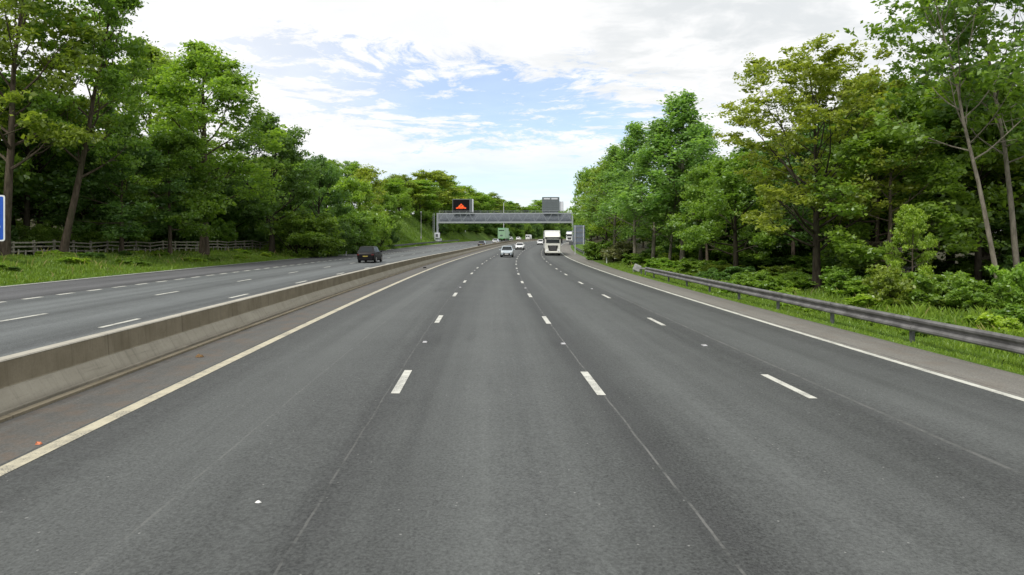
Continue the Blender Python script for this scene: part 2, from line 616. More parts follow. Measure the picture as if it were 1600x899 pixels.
M_SIGNBACK = simple("grey_sign_back", (0.100, 0.118, 0.122), 0.6, 0.4, var=0.08)
M_SIGNBLUE = simple("blue_grey_sign_back", (0.17, 0.20, 0.26), 0.55, 0.4, 0.2, var=0.12)
M_PALEBOX = simple("pale_grey_metal", (0.58, 0.60, 0.64), 0.5, 0.4, var=0.06)
M_BLUE = simple("blue_sign_face", (0.012, 0.085, 0.46), 0.4, 0.4, var=0.06)
M_SIGNWHITE = simple("white_sign_border", (0.74, 0.76, 0.77), 0.45, 0.4, var=0.05)
M_BLACK = simple("black_plastic", (0.006, 0.006, 0.007), 0.6, 0.12, var=0.2)
M_TYRE = simple("tyre_rubber", (0.018, 0.018, 0.019), 0.8, 0.2, var=0.2)
M_RIM = simple("wheel_alloy", (0.38, 0.38, 0.39), 0.35, 0.5, 0.7, var=0.1)
M_LAMP = simple("headlamp_glass", (0.80, 0.82, 0.84), 0.12, 0.6, var=0.05)
M_TAIL = simple("red_lamp_glass", (0.09, 0.006, 0.006), 0.2, 0.5, var=0.1)
M_PLATEW = simple("white_number_plate", (0.70, 0.70, 0.68), 0.5, var=0.03)
M_PLATEY = simple("yellow_number_plate", (0.30, 0.24, 0.05), 0.6, var=0.1)


def glass_mat():
    m, k = new_mat("tinted_car_glass")
    bsdf(k, (0.016, 0.020, 0.022), 0.08, 0.28)
    return m


M_GLASS = glass_mat()


def car_paint(name, col, rough=0.28, coat=0.6, metal=0.0, film_amt=0.45, spec=0.5):
    m, k = new_mat(name)
    pos = k.n('ShaderNodeTexCoord').outputs['Object']
    n1 = k.noise(pos, 2.0, 4, 0.6)
    s = k.n('ShaderNodeSeparateXYZ', {0: pos})
    film = k.math('MULTIPLY', k.smooth(s.outputs[2], 0.2, 0.75, film_amt, 0.0), k.smooth(n1, 0.25, 0.7))   # road film on the sills
    c = k.mix(film, (*col, 1), (0.13, 0.12, 0.105, 1))
    b = bsdf(k, c, rough, spec, metal, coat)
    b.inputs['Coat Roughness'].default_value = 0.06
    return m


P_WHITE = car_paint("white_paint", (0.76, 0.77, 0.77))
P_ICE = car_paint("silver_blue_paint", (0.40, 0.46, 0.50), metal=0.2)
P_SILVER = car_paint("silver_paint", (0.46, 0.48, 0.50), metal=0.4)
P_BLACK = car_paint("black_paint", (0.004, 0.004, 0.005), 0.5, 0.0, film_amt=0.04, spec=0.22)
P_CREAM = car_paint("cream_white_cab_paint", (0.70, 0.70, 0.64), coat=0.3)
P_GREEN = car_paint("green_lorry_paint", (0.16, 0.44, 0.17), 0.4, 0.2)
P_PALEGREEN = car_paint("pale_green_lorry_paint", (0.26, 0.42, 0.27), 0.45, 0.2)
P_GREY = car_paint("dark_grey_paint", (0.075, 0.078, 0.085), metal=0.3)


def led_mat():
    m, k = new_mat("lit_red_and_amber_lamps")
    pos = k.n('ShaderNodeTexCoord').outputs['Object']
    s = k.n('ShaderNodeSeparateXYZ', {0: pos})
    n1 = k.noise(pos, 3.0, 3, 0.6)
    c = k.mix(k.smooth(n1, 0.42, 0.62), (1.0, 0.075, 0.025), (1.0, 0.22, 0.05))
    e = k.n('ShaderNodeEmission', {'Color': c, 'Strength': 1.5})
    k.t.links.new(e.outputs[0], k.out.inputs[0])
    return m


M_LED = led_mat()

# ------------------------------------------------------------------ ground, carriageways, strips
ys_fine = np.concatenate([np.arange(-40, 130, 1.5), np.arange(130, 470, 4)])
ys_all = np.concatenate([ys_fine, [500, 560, 640, 760, 900, 1150, 1500, 2000, 2700, 3600]])
us_ground = np.concatenate([[-3600, -2200, -1300, -700, -400, -250, -160, -120, -95, -80, -70, -63],
                            np.arange(-58, -40, 1.5), np.arange(-40, -26.5, 0.75), [LEFT_EDGE - 0.06, LEFT_EDGE + 0.12],
                            [-20, -12, -9.5, -4, 2, 6, 8.6, 8.93], [9.03], np.arange(9.3, 13, 0.5), np.arange(13, 24, 1.0),
                            [25, 28, 32, 38, 45, 55, 70, 90, 120, 170, 260, 420, 800, 1500, 2400, 3600]])


def shift_right(U, Y):
    return np.where((U > 8.7) & (U < 30), U + (outer(Y) - 9.05), U)


def terrain_h(U, Y):
    h = ground(U, Y)
    inside = (U > LEFT_EDGE) & (U < outer(Y) - 0.05)
    lip = np.where((U < LEFT_EDGE) & (U > LEFT_EDGE - 1), 0.02, 0.0)
    # the hills far ahead climb a little, so woods close the view
    return np.where(inside, h - 0.10, h + lip)


grid_mesh("ground", us_ground, ys_all, terrain_h, M_GROUND, shift_right)
grid_mesh("road", np.linspace(-7.62, 7.42, 9), ys_fine, road_h, M_ROAD)
grid_mesh("central_strip", [-9.0, -8.6, -8.2, -7.62], ys_fine, road_h, M_RESERVE)
grid_mesh("edge_strip", [7.42, 8.0, 8.6, 9.05], ys_fine, road_h, M_STRIP,
          lambda U, Y: np.where(U > 7.5, 7.42 + (U - 7.42) * (outer(Y) - 7.42) / 1.63, U))
grid_mesh("opposite_road", np.linspace(-20.9, -9.7, 7), ys_fine, road_h, M_ROAD2)
grid_mesh("hard_shoulder", np.linspace(LEFT_EDGE, -20.9, 5), ys_fine, road_h, M_SHOULDER)


# ------------------------------------------------------------------ painted lines
def strip_quads(mb, u0, u1, y0, y1, dh=0.005, step=2.5, jit=0.0, rnd=None):
    n = max(1, int(math.ceil((y1 - y0) / step)))
    for i in range(n):
        a, b = y0 + (y1 - y0) * i / n, y0 + (y1 - y0) * (i + 1) / n
        V = []
        for (uu, yy) in ((u0, a), (u1, a), (u1, b), (u0, b)):
            V.append((float(xb(yy)) + uu, yy, float(road_h(uu, yy)) + dh))
        mb.add(V, [(0, 1, 2, 3)])


def line_obj(name, mb, mat):
    o = mb.build(name, mat, fix=False)
    o['kind'] = 'structure'
    return o


rnd = random.Random(3)
mb = MB()
strip_quads(mb, -7.56, -7.34, -40, 460)
line_obj("edge_line", mb, M_CREAM)
mb = MB()
strip_quads(mb, 7.20, 7.38, -40, 460)
line_obj("edge_line", mb, M_WHITE)
mb = MB()
strip_quads(mb, LEFT_EDGE + 0.18, LEFT_EDGE + 0.38, -40, 460)
line_obj("edge_line", mb, M_WHITE)
for uu, y0, wdt, ln, pitch, name in ((-3.55, 10.75, 0.15, 1.9, 9.03, "lane_line"), (0.0, 10.8, 0.15, 1.9, 9.03, "lane_line"),
                                     (3.62, 10.75, 0.15, 1.9, 9.03, "lane_line"), (-13.0, 17.9, 0.16, 2.0, 8.9, "lane_line"),
                                     (-16.65, 18.9, 0.16, 2.0, 8.8, "lane_line"), (-20.7, 25.3, 0.22, 1.05, 2.0, "lane_line")):
    mb = MB()
    n0 = -int((y0 + 30) // pitch)
    y = y0 + n0 * pitch
    while y < 330:
        if not (uu > -4 and -3 < y < 9.5):
            strip_quads(mb, uu - wdt / 2, uu + wdt / 2, y, y + ln, 0.005, 3)
        y += pitch
    line_obj(name, mb, M_WHITE)


# reflecting studs between the dashes, one in every other gap
def stud_proto():
    t = thing("road_stud", "small white reflecting stud set in a lane line", "road stud", group="reflecting studs along the lane lines")
    m1 = MB()
    V = [(-.06, -.09, 0), (.06, -.09, 0), (.06, .09, 0), (-.06, .09, 0), (-.045, -.05, .022), (.045, -.05, .022), (.045, .05, .022), (-.045, .05, .022)]
    m1.add(V, [(0, 1, 5, 4), (1, 2, 6, 5), (2, 3, 7, 6), (3, 0, 4, 7), (4, 5, 6, 7)])
    m1.build("housing", M_GALV, t)
    m2 = MB()
    m2.box((0, -.0745, .014), (.07, .008, .012))
    m2.build("reflector", M_LAMP, t)
    return t


stud = stud_proto()
first = True
for uu in (-3.55, 0.0, 3.62):
    for kk in range(0, 5):
        y = 16.1 + 18.06 * kk
        s = stud if first else copy_tree(stud, None, stud['group'])
        first = False
        s.location = (float(xb(y)) + uu, y, float(road_h(uu, y)) + 0.001)
        s.rotation_euler = (0, 0, -math.atan(slope(y)))


# ------------------------------------------------------------------ concrete barrier
def extrude_profile(prof, ys, closed, u_of=lambda y: 0.0, hfun=road_h, base_u=0.0):
    """verts/faces of a profile (du, h) swept along the road; returns MB-style data plus uv"""
    V, F, UV = [], [], []
    n = len(prof)
    acc = [0.0]
    for a, b in zip(prof[:-1], prof[1:]):
        acc.append(acc[-1] + math.hypot(b[0] - a[0], b[1] - a[1]))
    for y in ys:
        uo = base_u + u_of(y)
        g = float(hfun(uo, y))
        for i, (du, h) in enumerate(prof):
            V.append((float(xb(y)) + uo + du, y, g + h))
            UV.append((acc[i], y))
    for r in range(len(ys) - 1):
        for i in range(n if closed else n - 1):
            j = (i + 1) % n
            F.append((r * n + i, r * n + j, r * n + n + j, r * n + n + i))
    if closed:
        F.append(tuple(range(n - 1, -1, -1)))
        F.append(tuple((len(ys) - 1) * n + i for i in range(n)))
    return V, F, UV


def swept(name, prof, ys, mat, closed, parent=None, base_u=0.0, u_of=lambda y: 0.0, hfun=road_h, smooth=None):
    V, F, UV = extrude_profile(prof, ys, closed, u_of, hfun, base_u)
    me = bpy.data.meshes.new(name)
    me.from_pydata(V, [], F)
    uvl = me.uv_layers.new(name="wall")
    li = np.zeros(len(me.loops), int)
    me.loops.foreach_get('vertex_index', li)
    uvl.data.foreach_set('uv', np.asarray(UV, np.float32)[li].ravel())
    me.materials.append(mat)
    import bmesh
    bm = bmesh.new()
    bm.from_mesh(me)
    bmesh.ops.recalc_face_normals(bm, faces=bm.faces)
    bm.to_mesh(me)
    bm.free()
    if smooth:
        me.polygons.foreach_set('use_smooth', [True] * len(me.polygons))
        me.set_sharp_from_angle(angle=R(smooth))
    o = bpy.data.objects.new(name, me)
    COL.objects.link(o)
    if parent is not None:
        o.parent = parent
    return o


ys_bar = np.concatenate([np.arange(-40, 120, 2.0), np.arange(120, 440, 5)])
t = thing("concrete_barrier", "long stepped concrete barrier dividing the two carriageways", "barrier", P(-9.3, 4))
t.location = (0, 0, 0)
swept("plinth", [(0.38, -0.02), (0.38, 0.085), (0.345, 0.10), (0.19, 0.365), (-0.19, 0.365), (-0.345, 0.10), (-0.38, 0.085), (-0.38, -0.02)],
      ys_bar, M_CONC_LOW, True, t, -9.33)
swept("upper_wall", [(0.145, 0.365), (0.135, 0.38), (0.115, 0.735), (0.10, 0.75), (-0.10, 0.75), (-0.115, 0.735), (-0.135, 0.38), (-0.145, 0.365)],
      ys_bar, M_CONC_UP, True, t, -9.33)
swept("coping", [(0.118, 0.752), (0.100, 0.772), (-0.100, 0.772), (-0.118, 0.752)], ys_bar, M_CONC_TOP, True, t, -9.33)
swept("kerb", [(0.50, -0.02), (0.50, 0.035), (0.39, 0.045), (0.383, -0.02)], ys_bar, M_CONC_UP, True, t, -9.33)

# ------------------------------------------------------------------ steel crash barriers
W_BEAM = [(0.00, 0.735), (-0.055, 0.725), (-0.085, 0.685), (-0.080, 0.635), (-0.015, 0.575), (-0.015, 0.525), (-0.080, 0.465),
          (-0.085, 0.415), (-0.055, 0.375), (0.00, 0.365), (0.02, 0.375), (-0.03, 0.385), (-0.055, 0.425), (-0.050, 0.455),
          (0.012, 0.515), (0.012, 0.585), (-0.050, 0.645), (-0.055, 0.675), (-0.03, 0.715), (0.02, 0.725)]


def crash_barrier(label, base_u, y0, y1, side, pitch, phase, mat, flare=0.0):
    t = thing("crash_barrier", label, "crash barrier", (0, 0, 0))
    prof = [(d * side, h - 0.02) for d, h in W_BEAM]
    uo = (lambda y: flare * float(sm((y - y1 + 8) / 8)))
    swept("rail", prof, np.linspace(y0, y1, max(4, int((y1 - y0) / 1.2))), mat, True, t, base_u, uo, ground, 22)
    y = phase - pitch * math.floor((phase - y0) / pitch)
    while y < y1:
        u = base_u + uo(y) + 0.06 * side
        b = P(u, y)
        m = MB()
        m.box((b.x, b.y, b.z + 0.28), (0.05, 0.11, 0.76))
        m.box((b.x + .03 * side, b.y - .05, b.z + 0.28), (0.06, 0.012, 0.76))
        m.box((b.x - .045 * side, b.y, b.z + 0.53), (0.05, 0.13, 0.22))
        m.build("post", M_POSTD, t)
        if side > 0 and y < 60:
            sp = [(d * 1.10 - .006, (h - .55) * 1.02 + .53) for d, h in W_BEAM[:10]] + [(d - .001, h - .02) for d, h in reversed(W_BEAM[:10])]
            swept("lap_joint", sp, [y - .17, y + .17], mat, True, t, base_u, uo, ground, 35)
        y += pitch
    return t


gb = crash_barrier("grey steel crash barrier on posts along the right grass verge", 9.42, 0.0, 46.5, 1, 3.92, 16.9, M_RUSTY)
# its far end: a thin ramped rail to a tilted end shoe
m = MB()
a, b = P(9.46, 46.4, 0.58), P(9.78, 51.6, 0.42)
m.bar(a, b, 0.05, 0.11)
m.build("end_rail", M_GALV, gb)
for yy in (47.3, 49.3):
    f_ = (yy - 46.4) / 5.2
    q = P(9.46 + 0.32 * f_ + 0.05, yy)
    m = MB()
    m.box((q.x, q.y, q.z + 0.2), (0.09, 0.09, 0.62))
    m.build("post", M_POSTD, gb)
m = MB()
c = P(9.85, 52.4)
M4 = Matrix.Translation(c) @ Matrix.Rotation(R(-14), 4, 'Z') @ Matrix.Rotation(R(24), 4, 'Y')
m.cbox((0, 0, 0.40), (0.62, 0.5, 0.55), 0.05, M=M4)
m.box((0, 0.1, 0.05), (0.3, 0.3, 0.3), M=Matrix.Translation(c))
m.build("end_shoe", M_GALV, gb)
crash_barrier("dark steel crash barrier at the foot of the far left grass bank", -27.3, 104, 205, -1, 4.0, 106, M_POSTD)
crash_barrier("short steel crash barrier beside the right leg of the gantry", 10.75, 100, 186, 1, 4.0, 102, M_POSTD)


# ------------------------------------------------------------------ timber fence
def fence_u(y):
    return -38.2 + 5.2 * (y - 44) / 43.0


def add_fence():
    t = thing("wooden_fence", "weathered timber post and rail fence below the dark wood", "fence", (0, 0, 0))
    rr = random.Random(5)
    ys = np.arange(34, 87.5, 1.85)
    pts = [P(fence_u(y), y) for y in ys]
    tops = []
    for p in pts:
        m = MB()
        h = 1.24 + rr.uniform(-.05, .07)
        tilt = Vector((rr.uniform(-.04, .04), rr.uniform(-.04, .04), 0))
        m.bar(p + Vector((0, 0, -.2)), p + tilt + Vector((0, 0, h)), 0.13, 0.13)
        m.build("post", M_WOOD, t)
        tops.append(tilt)
    for hgt in (1.10, 0.78, 0.44):
        m = MB()
        for i in range(len(pts) - 1):
            a, b = pts[i], pts[i + 1]
            dz = rr.uniform(-.03, .03)
            m.bar(a + Vector((.085, -.05, hgt + dz)), b + Vector((.085, -.05, hgt + rr.uniform(-.03, .03))), 0.04, 0.115)
        m.build("rail", M_WOOD, t)
    y = 34.6
    while y < 86:
        p = P(fence_u(y) + 0.22, y)
        m = MB()
        hh = 0.55 + rr.uniform(-.1, .1)
        m.bar(p + Vector((0, 0, -.1)), p + Vector((rr.uniform(-.03, .03), 0, hh)), 0.12, 0.03)
        m.build("picket", M_WOODP, t)
        y += rr.uniform(0.6, 1.05)


add_fence()


# ------------------------------------------------------------------ signs and gantry
def rounded_rect(w, h, r, n=5):
    P_ = []
    for cx, cz, a0 in ((w / 2 - r, h / 2 - r, 0), (-w / 2 + r, h / 2 - r, 90), (-w / 2 + r, -h / 2 + r, 180), (w / 2 - r, -h / 2 + r, 270)):
        for i in range(n + 1):
            a = R(a0 + 90 * i / n)
            P_.append((cx + r * math.cos(a), cz + r * math.sin(a)))
    return P_


def plate(mb, outline, y0, y1, mat=0, M=None):
    n = len(outline)
    V = [(x, y0, z) for x, z in outline] + [(x, y1, z) for x, z in outline]
    F = [tuple(range(n)), tuple(range(2 * n - 1, n - 1, -1))] + [(i, (i + 1) % n, n + (i + 1) % n, n + i) for i in range(n)]
    mb.add(V, F, mat, M)


def add_blue_sign():
    y = 40.0
    u = at(8, y) - 1.97
    b = P(u, y)
    t = thing("motorway_sign", "blue road sign with white border at the left end of the verge", "road sign", b, R(4))
    zc = CAM_H + (373 - 341) * y / 980 - b.z
    m = MB()
    plate(m, rounded_rect(3.7, 2.95, 0.14), 0.0, 0.03)
    o = m.build("border", M_SIGNWHITE, t)
    o.location = (0, 0, zc)
    m = MB()
    plate(m, rounded_rect(3.52, 2.77, 0.10), -0.006, 0.02)
    o = m.build("face", M_BLUE, t)
    o.location = (0, 0, zc)
    m = MB()
    plate(m, rounded_rect(0.30, 0.22, 0.09), -0.012, 0.0)
    o = m.build("letter_stroke", M_SIGNWHITE, t)
    o.location = (1.42, 0, zc - 0.55)
    for x in (-1.1, 1.1):
        m = MB()
        m.tube([(x, 0.09, -0.3), (x, 0.09, zc + 1.3)], [0.057, 0.057], 8)
        m.build("post", M_GALV, t, 40)


add_blue_sign()


def add_sign_back():
    y = 108.0
    u = at(905, y)
    b = P(u, y)
    t = thing("road_sign", "blue grey back of a tall road sign beside the overhanging trees", "road sign", b, -math.atan(slope(y)) + R(5))
    zt = CAM_H + (373 - 352) * y / 980 - b.z
    zb_ = CAM_H + (373 - 382) * y / 980 - b.z
    m = MB()
    plate(m, rounded_rect(2.0, zt - zb_, 0.12), 0.0, 0.03)
    o = m.build("panel", M_SIGNBLUE, t)
    o.location = (0, 0, (zt + zb_) / 2)
    for i in range(4):
        m = MB()
        z = zb_ + 0.35 + i * (zt - zb_ - 0.7) / 3
        m.box((0, -0.03, z), (1.9, 0.05, 0.07))
        m.build("rail", M_GALV, t)
    for x in (-0.72, 0.72):
        m = MB()
        m.tube([(x, -0.10, -0.3), (x, -0.10, zt - 0.05)], [0.06, 0.06], 8)
        m.build("post", M_PALEBOX, t, 40)


add_sign_back()


def add_gantry():
    y = 182.0
    s = slope(y)
    xl, xr = (686 - 800) * y / 980, (891 - 800) * y / 980
    span = (xr - xl) * 1.02
    cx = (xl + xr) / 2
    ang = -math.atan(s) * 0.55
    ctr = Vector((cx, y, 0))
    t = thing("sign_gantry", "grey lattice steel gantry spanning both carriageways", "gantry", ctr, ang)
    zl, zt = CAM_H + 24 * y / 980, CAM_H + 40 * y / 980
    hw = span / 2
    D = 0.75
    for nm, z, w in (("lower_chord", zl + 0.24, 0.48), ("upper_chord", zt - 0.15, 0.30)):
        for yy in (-D, D):
            m = MB()
            m.box((0, yy, z), (span, 0.22, w))
            m.build(nm, M_GANTRY, t)
    npan = 11
    m = MB()
    for yy in (-D - 0.02, D + 0.02):
        for i in range(npan):
            x0, x1 = -hw + span * i / npan, -hw + span * (i + 1) / npan
            xm = x0 + (x1 - x0) * 0.42
            if i % 2 == 0:
                m.bar((x0 + .1, yy, zl + .47), (x0 + (x1 - x0) * .45, yy, zt - .3), 0.10, 0.14)
                m.bar((x1, yy, zl + .47), (x0 + (x1 - x0) * .62, yy, zt - .3), 0.10, 0.14)
            else:
                m.bar((x0, yy, zl + .47), (x0 + (x1 - x0) * .38, yy, zt - .3), 0.10, 0.14)
                m.bar((x1 - .1, yy, zl + .47), (x0 + (x1 - x0) * .85, yy, zt - .3), 0.10, 0.14)
    m.build("lattice", M_LATTICE, t)
    m = MB()
    m.box((0, 0, zl + 0.10), (span - .2, 2 * D - .26, 0.06))
    m.build("walkway", M_GANTRYD, t)
    m = MB()
    m.box((0, D - 0.16, (zl + zt) / 2 + .05), (span - .3, 0.05, zt - zl - 0.75))
    m.build("mesh_panel", M_GANTRYD, t)
    m = MB()
    for i in range(20):
        x = -hw + .4 + (span - .8) * i / 19
        m.bar((x, -D, zt + 0.002), (x, -D, zt + .62), 0.05)
    m.bar((-hw + .3, -D, zt + .62), (hw - .3, -D, zt + .62), 0.05)
    m.bar((-hw + .3, -D, zt + .34), (hw - .3, -D, zt + .34), 0.04)
    m.build("handrail", M_GANTRY, t)
    for sx in (-1, 1):
        gx = ctr.x + sx * hw * math.cos(ang)
        gy = ctr.y + sx * hw * math.sin(ang)
        gz = float(ground(gx - float(xb(gy)), gy))
        for yy in (-D, D):
            m = MB()
            m.box((sx * (hw + .18), yy, (zt + gz) / 2), (0.34, 0.34, zt - gz))
            m.build("leg", M_GANTRY, t)
        m = MB()
        for q in range(3):
            za = gz + 1.2 + q * (zl - gz - 1) / 3
            m.bar((sx * (hw + .18), -D, za), (sx * (hw + .18), D, za + 1.3), 0.12)
        m.build("leg_bracing", M_GANTRY, t)
        m = MB()
        m.cbox((sx * (hw + .1), 0, gz + 0.35), (1.8, 2.6, 1.3), 0.08)
        m.build("footing", M_PALEBOX if sx < 0 else M_POSTD, t)
    # service cabinet on the left leg
    gx = -hw - .05
    gz = float(ground(ctr.x - hw - float(xb(y)), y))
    m = MB()
    m.cbox((gx, -D - 0.62, gz + 2.0), (1.5, 0.7, 1.5), 0.05)
    cab = m.build("cabinet", M_PALEBOX, t)
    m = MB()
    m.box((gx - .1, -D - 1.0, gz + 2.0), (0.7, 0.05, 0.8))
    m.build("louvre", M_POSTD, cab)
    m = MB()
    x = -hw - 1.0
    m.bar((x, -D, gz), (x, -D, zt), 0.09)
    m.bar((x - .4, -D, gz), (x - .4, -D, zt), 0.07)
    for q in range(14):
        zz = gz + .5 + q * (zt - gz - 1) / 14
        m.bar((x, -D, zz), (x - .4, -D, zz), 0.04)
    m.build("ladder", M_GANTRY, t)
    return t, ctr, ang, zt


gantry, G_CTR, G_ANG, G_ZT = add_gantry()


def gantry_pt(px, back=0.0):
    """point on the gantry's line in the column px"""
    k_ = (px - 800) / 980.0
    c, s = math.cos(G_ANG), math.sin(G_ANG)
    # (ctr.x + c*t) = k*(ctr.y + s*t)
    tt = (k_ * G_CTR.y - G_CTR.x) / (c - k_ * s)
    return Vector((G_CTR.x + c * tt - s * back, G_CTR.y + s * tt + c * back, 0))


def add_message_sign():
    p = gantry_pt(721)
    p.z = G_ZT
    t = thing("message_sign", "black electronic message sign on the gantry showing a lit red triangle symbol", "message sign", p, G_ANG)
    y = p.y
    w, zb_, zt_ = 25.5 * y / 980, 0.35, (331 - 312) * y / 980 + 0.35
    h = zt_ - zb_
    m = MB()
    m.cbox((0.22, 0.25, zb_ + h / 2), (w + 0.95, 0.9, h + 0.42), 0.06)
    m.build("housing", M_SIGNBACK, t)
    m = MB()
    m.cbox((w / 2 + 0.85, 0.35, zb_ + h / 2), (0.45, 0.7, h + 0.3), 0.04)
    m.build("side_cabinet", M_PALEBOX, t)
    m = MB()
    m.box((-0.05, -0.235, zb_ + h / 2), (w, 0.05, h))
    scr = m.build("screen", M_BLACK, t)
    # lamps: a hollow triangle over a broad row, dot by dot
    m = MB()
    yy = -0.285
    rr = random.Random(2)
    W2, HH = 1.95, 1.9
    step = 0.12
    z0 = zb_ + h * 0.27
    nx = 31
    for i in range(nx):
        for j in range(15):
            x = -0.05 + (i - nx / 2 + .5) * step
            z = z0 + j * step
            f = j * step / HH
            half = W2 * (1 - f)
            on = False
            if j <= 3:
                on = abs(x + .05) < 1.5 and not (j == 0 and 0.5 < abs(x + .05) < 0.8)
                if j == 3:
                    on = abs(x + .05) < 1.25
            elif j <= 11:
                on = abs(x + .05) < (0.94 - (j - 4) * 0.10)
                if j in (6, 7) and abs(x + .05) < 0.2:
                    on = False
            if on:
                m.box((x, yy + .012, z), (step * .66, 0.022, step * .66))
    m.build("lamp_symbol", M_LED, scr)
    for x in (-w / 2 + .3, w / 2 - .1):
        m = MB()
        m.box((x, 0.25, 0.09), (0.3, 0.5, 0.176))
        m.build("bracket", M_GANTRYD, t)


add_message_sign()


def add_sign_rear():
    p = gantry_pt(860.5)
    p.z = G_ZT
    t = thing("message_sign", "grey back of the gantry message sign above the white lorry", "message sign", p, G_ANG)
    y = p.y
    w, h, zb_ = 27 * y / 980, 22.5 * y / 980, 0.4
    m = MB()
    m.cbox((0, 0.2, zb_ + h / 2), (w, 0.9, h), 0.06)
    m.build("housing", M_SIGNBACK, t)
    for x in (-w * .22, w * .22):
        m = MB()
        m.box((x, -0.27, zb_ + h * .88), (w * .36, 0.03, 0.38))
        m.build("vent", M_PALEBOX, t)
    m = MB()
    for i in range(6):
        m.box((0, -0.262, zb_ + .3 + i * h * .125), (w - .2, 0.022, 0.05))
    m.build("cooling_ribs", M_GANTRYD, t)
    m = MB()
    m.cbox((w / 2 + 0.62, 0.5, zb_ + h * .36), (1.15, 0.6, h * .68), 0.04)
    m.build("side_cabinet", M_PALEBOX, t)
    m = MB()
    m.box((0, 0.2, 0.2), (w * .9, 0.5, 0.396))
    m.build("bracket", M_GANTRYD, t)


add_sign_rear()


def mast(px, y, pytop, label, r=0.08, arm=False, mat=None):
    u = at(px, y)
    b = P(u, y)
    t = thing("lamp_post" if arm else "mast", label, "lamp post" if arm else "mast", b)
    top = CAM_H + (373 - pytop) * y / 980 - b.z
    m = MB()
    m.tube([(0, 0, -.3), (0, 0, top * .3), (0, 0, top)], [r * 1.5, r * 1.1, r * .8], 8)
    m.build("column", mat or M_PALEBOX, t, 40)
    m = MB()
    m.box((0, -0.12, 0.9), (0.3, 0.2, 0.6))
    m.build("access_box", M_GALV, t)
    m = MB()
    m.cbox((0.25 if arm else 0.0, 0, top + 0.082), (0.9 if arm else 0.35, 0.3, 0.16), 0.03)
    m.build("head", M_PALEBOX, t)


mast(727, 238, 291, "pale slender mast rising behind the lit message sign", 0.16)
mast(787, 300, 318, "thin mast standing behind the middle of the gantry", 0.15)
mast(658, 168, 332, "thin post on the grassy bank left of the gantry", 0.06, mat=M_GALV)


def marker(px, y, label, h=1.05):
    u = at(px, y)
    b = P(u, y)
    t = thing("marker_post", label, "marker post", b)
    m = MB()
    m.cbox((0, 0, h / 2 - .1), (0.12, 0.07, h + .2), 0.015)
    m.build("post", M_SIGNWHITE, t)
    m = MB()
    m.box((0, -0.0385, h - 0.22), (0.09, 0.006, 0.16))
    m.build("reflector", M_TAIL, t)


marker(948, 71, "white marker post on the right verge beyond the crash barrier end")
marker(541, 88, "white marker post on the left verge before the bank", 1.0)


# ------------------------------------------------------------------ vehicles
def lerp(a, b, t):
    return tuple(a[i] + (b[i] - a[i]) * t for i in range(3))


def pane(q, inset_u, inset_v, off, mb):
    """an inset pane on the quad q (4 corners, counter-clockwise seen from outside), proud by off"""
    def bil(s, t_):
        return Vector(lerp(lerp(q[0], q[1], s), lerp(q[3], q[2], s), t_))
    c = [bil(inset_u[0], inset_v[0]), bil(inset_u[1], inset_v[0]), bil(inset_u[1], inset_v[1]), bil(inset_u[0], inset_v[1])]
    n = (c[1] - c[0]).cross(c[3] - c[0]).normalized()
    V = [p + n * off for p in c] + [p - n * 0.01 for p in c]
    mb.add(V, [(0, 1, 2, 3), (7, 6, 5, 4), (0, 4, 5, 1), (1, 5, 6, 2), (2, 6, 7, 3), (3, 7, 4, 0)])


def wheel(parent, x, y, r, w):
    m = MB()
    rings = []
    n = 18
    for xx, rr in ((-w / 2, r * .86), (-w / 2 + .03, r), (w / 2 - .03, r), (w / 2, r * .86)):
        rings.append([(x + xx, y + rr * math.cos(2 * math.pi * i / n), r + rr * math.sin(2 * math.pi * i / n)) for i in range(n)])
    m.loft(rings)
    o = m.build("wheel", M_TYRE, parent, 40)
    m = MB()
    s = 1 if x > 0 else -1
    xx = x + s * (w / 2 + .004)
    ring1 = [(xx, y + r * .62 * math.cos(2 * math.pi * i / 12), r + r * .62 * math.sin(2 * math.pi * i / 12)) for i in range(12)]
    ring2 = [(xx + s * .012, y + r * .2 * math.cos(2 * math.pi * i / 12), r + r * .2 * math.sin(2 * math.pi * i / 12)) for i in range(12)]
    m.loft([ring1, ring2])
    m.build("rim", M_RIM, o, 40)


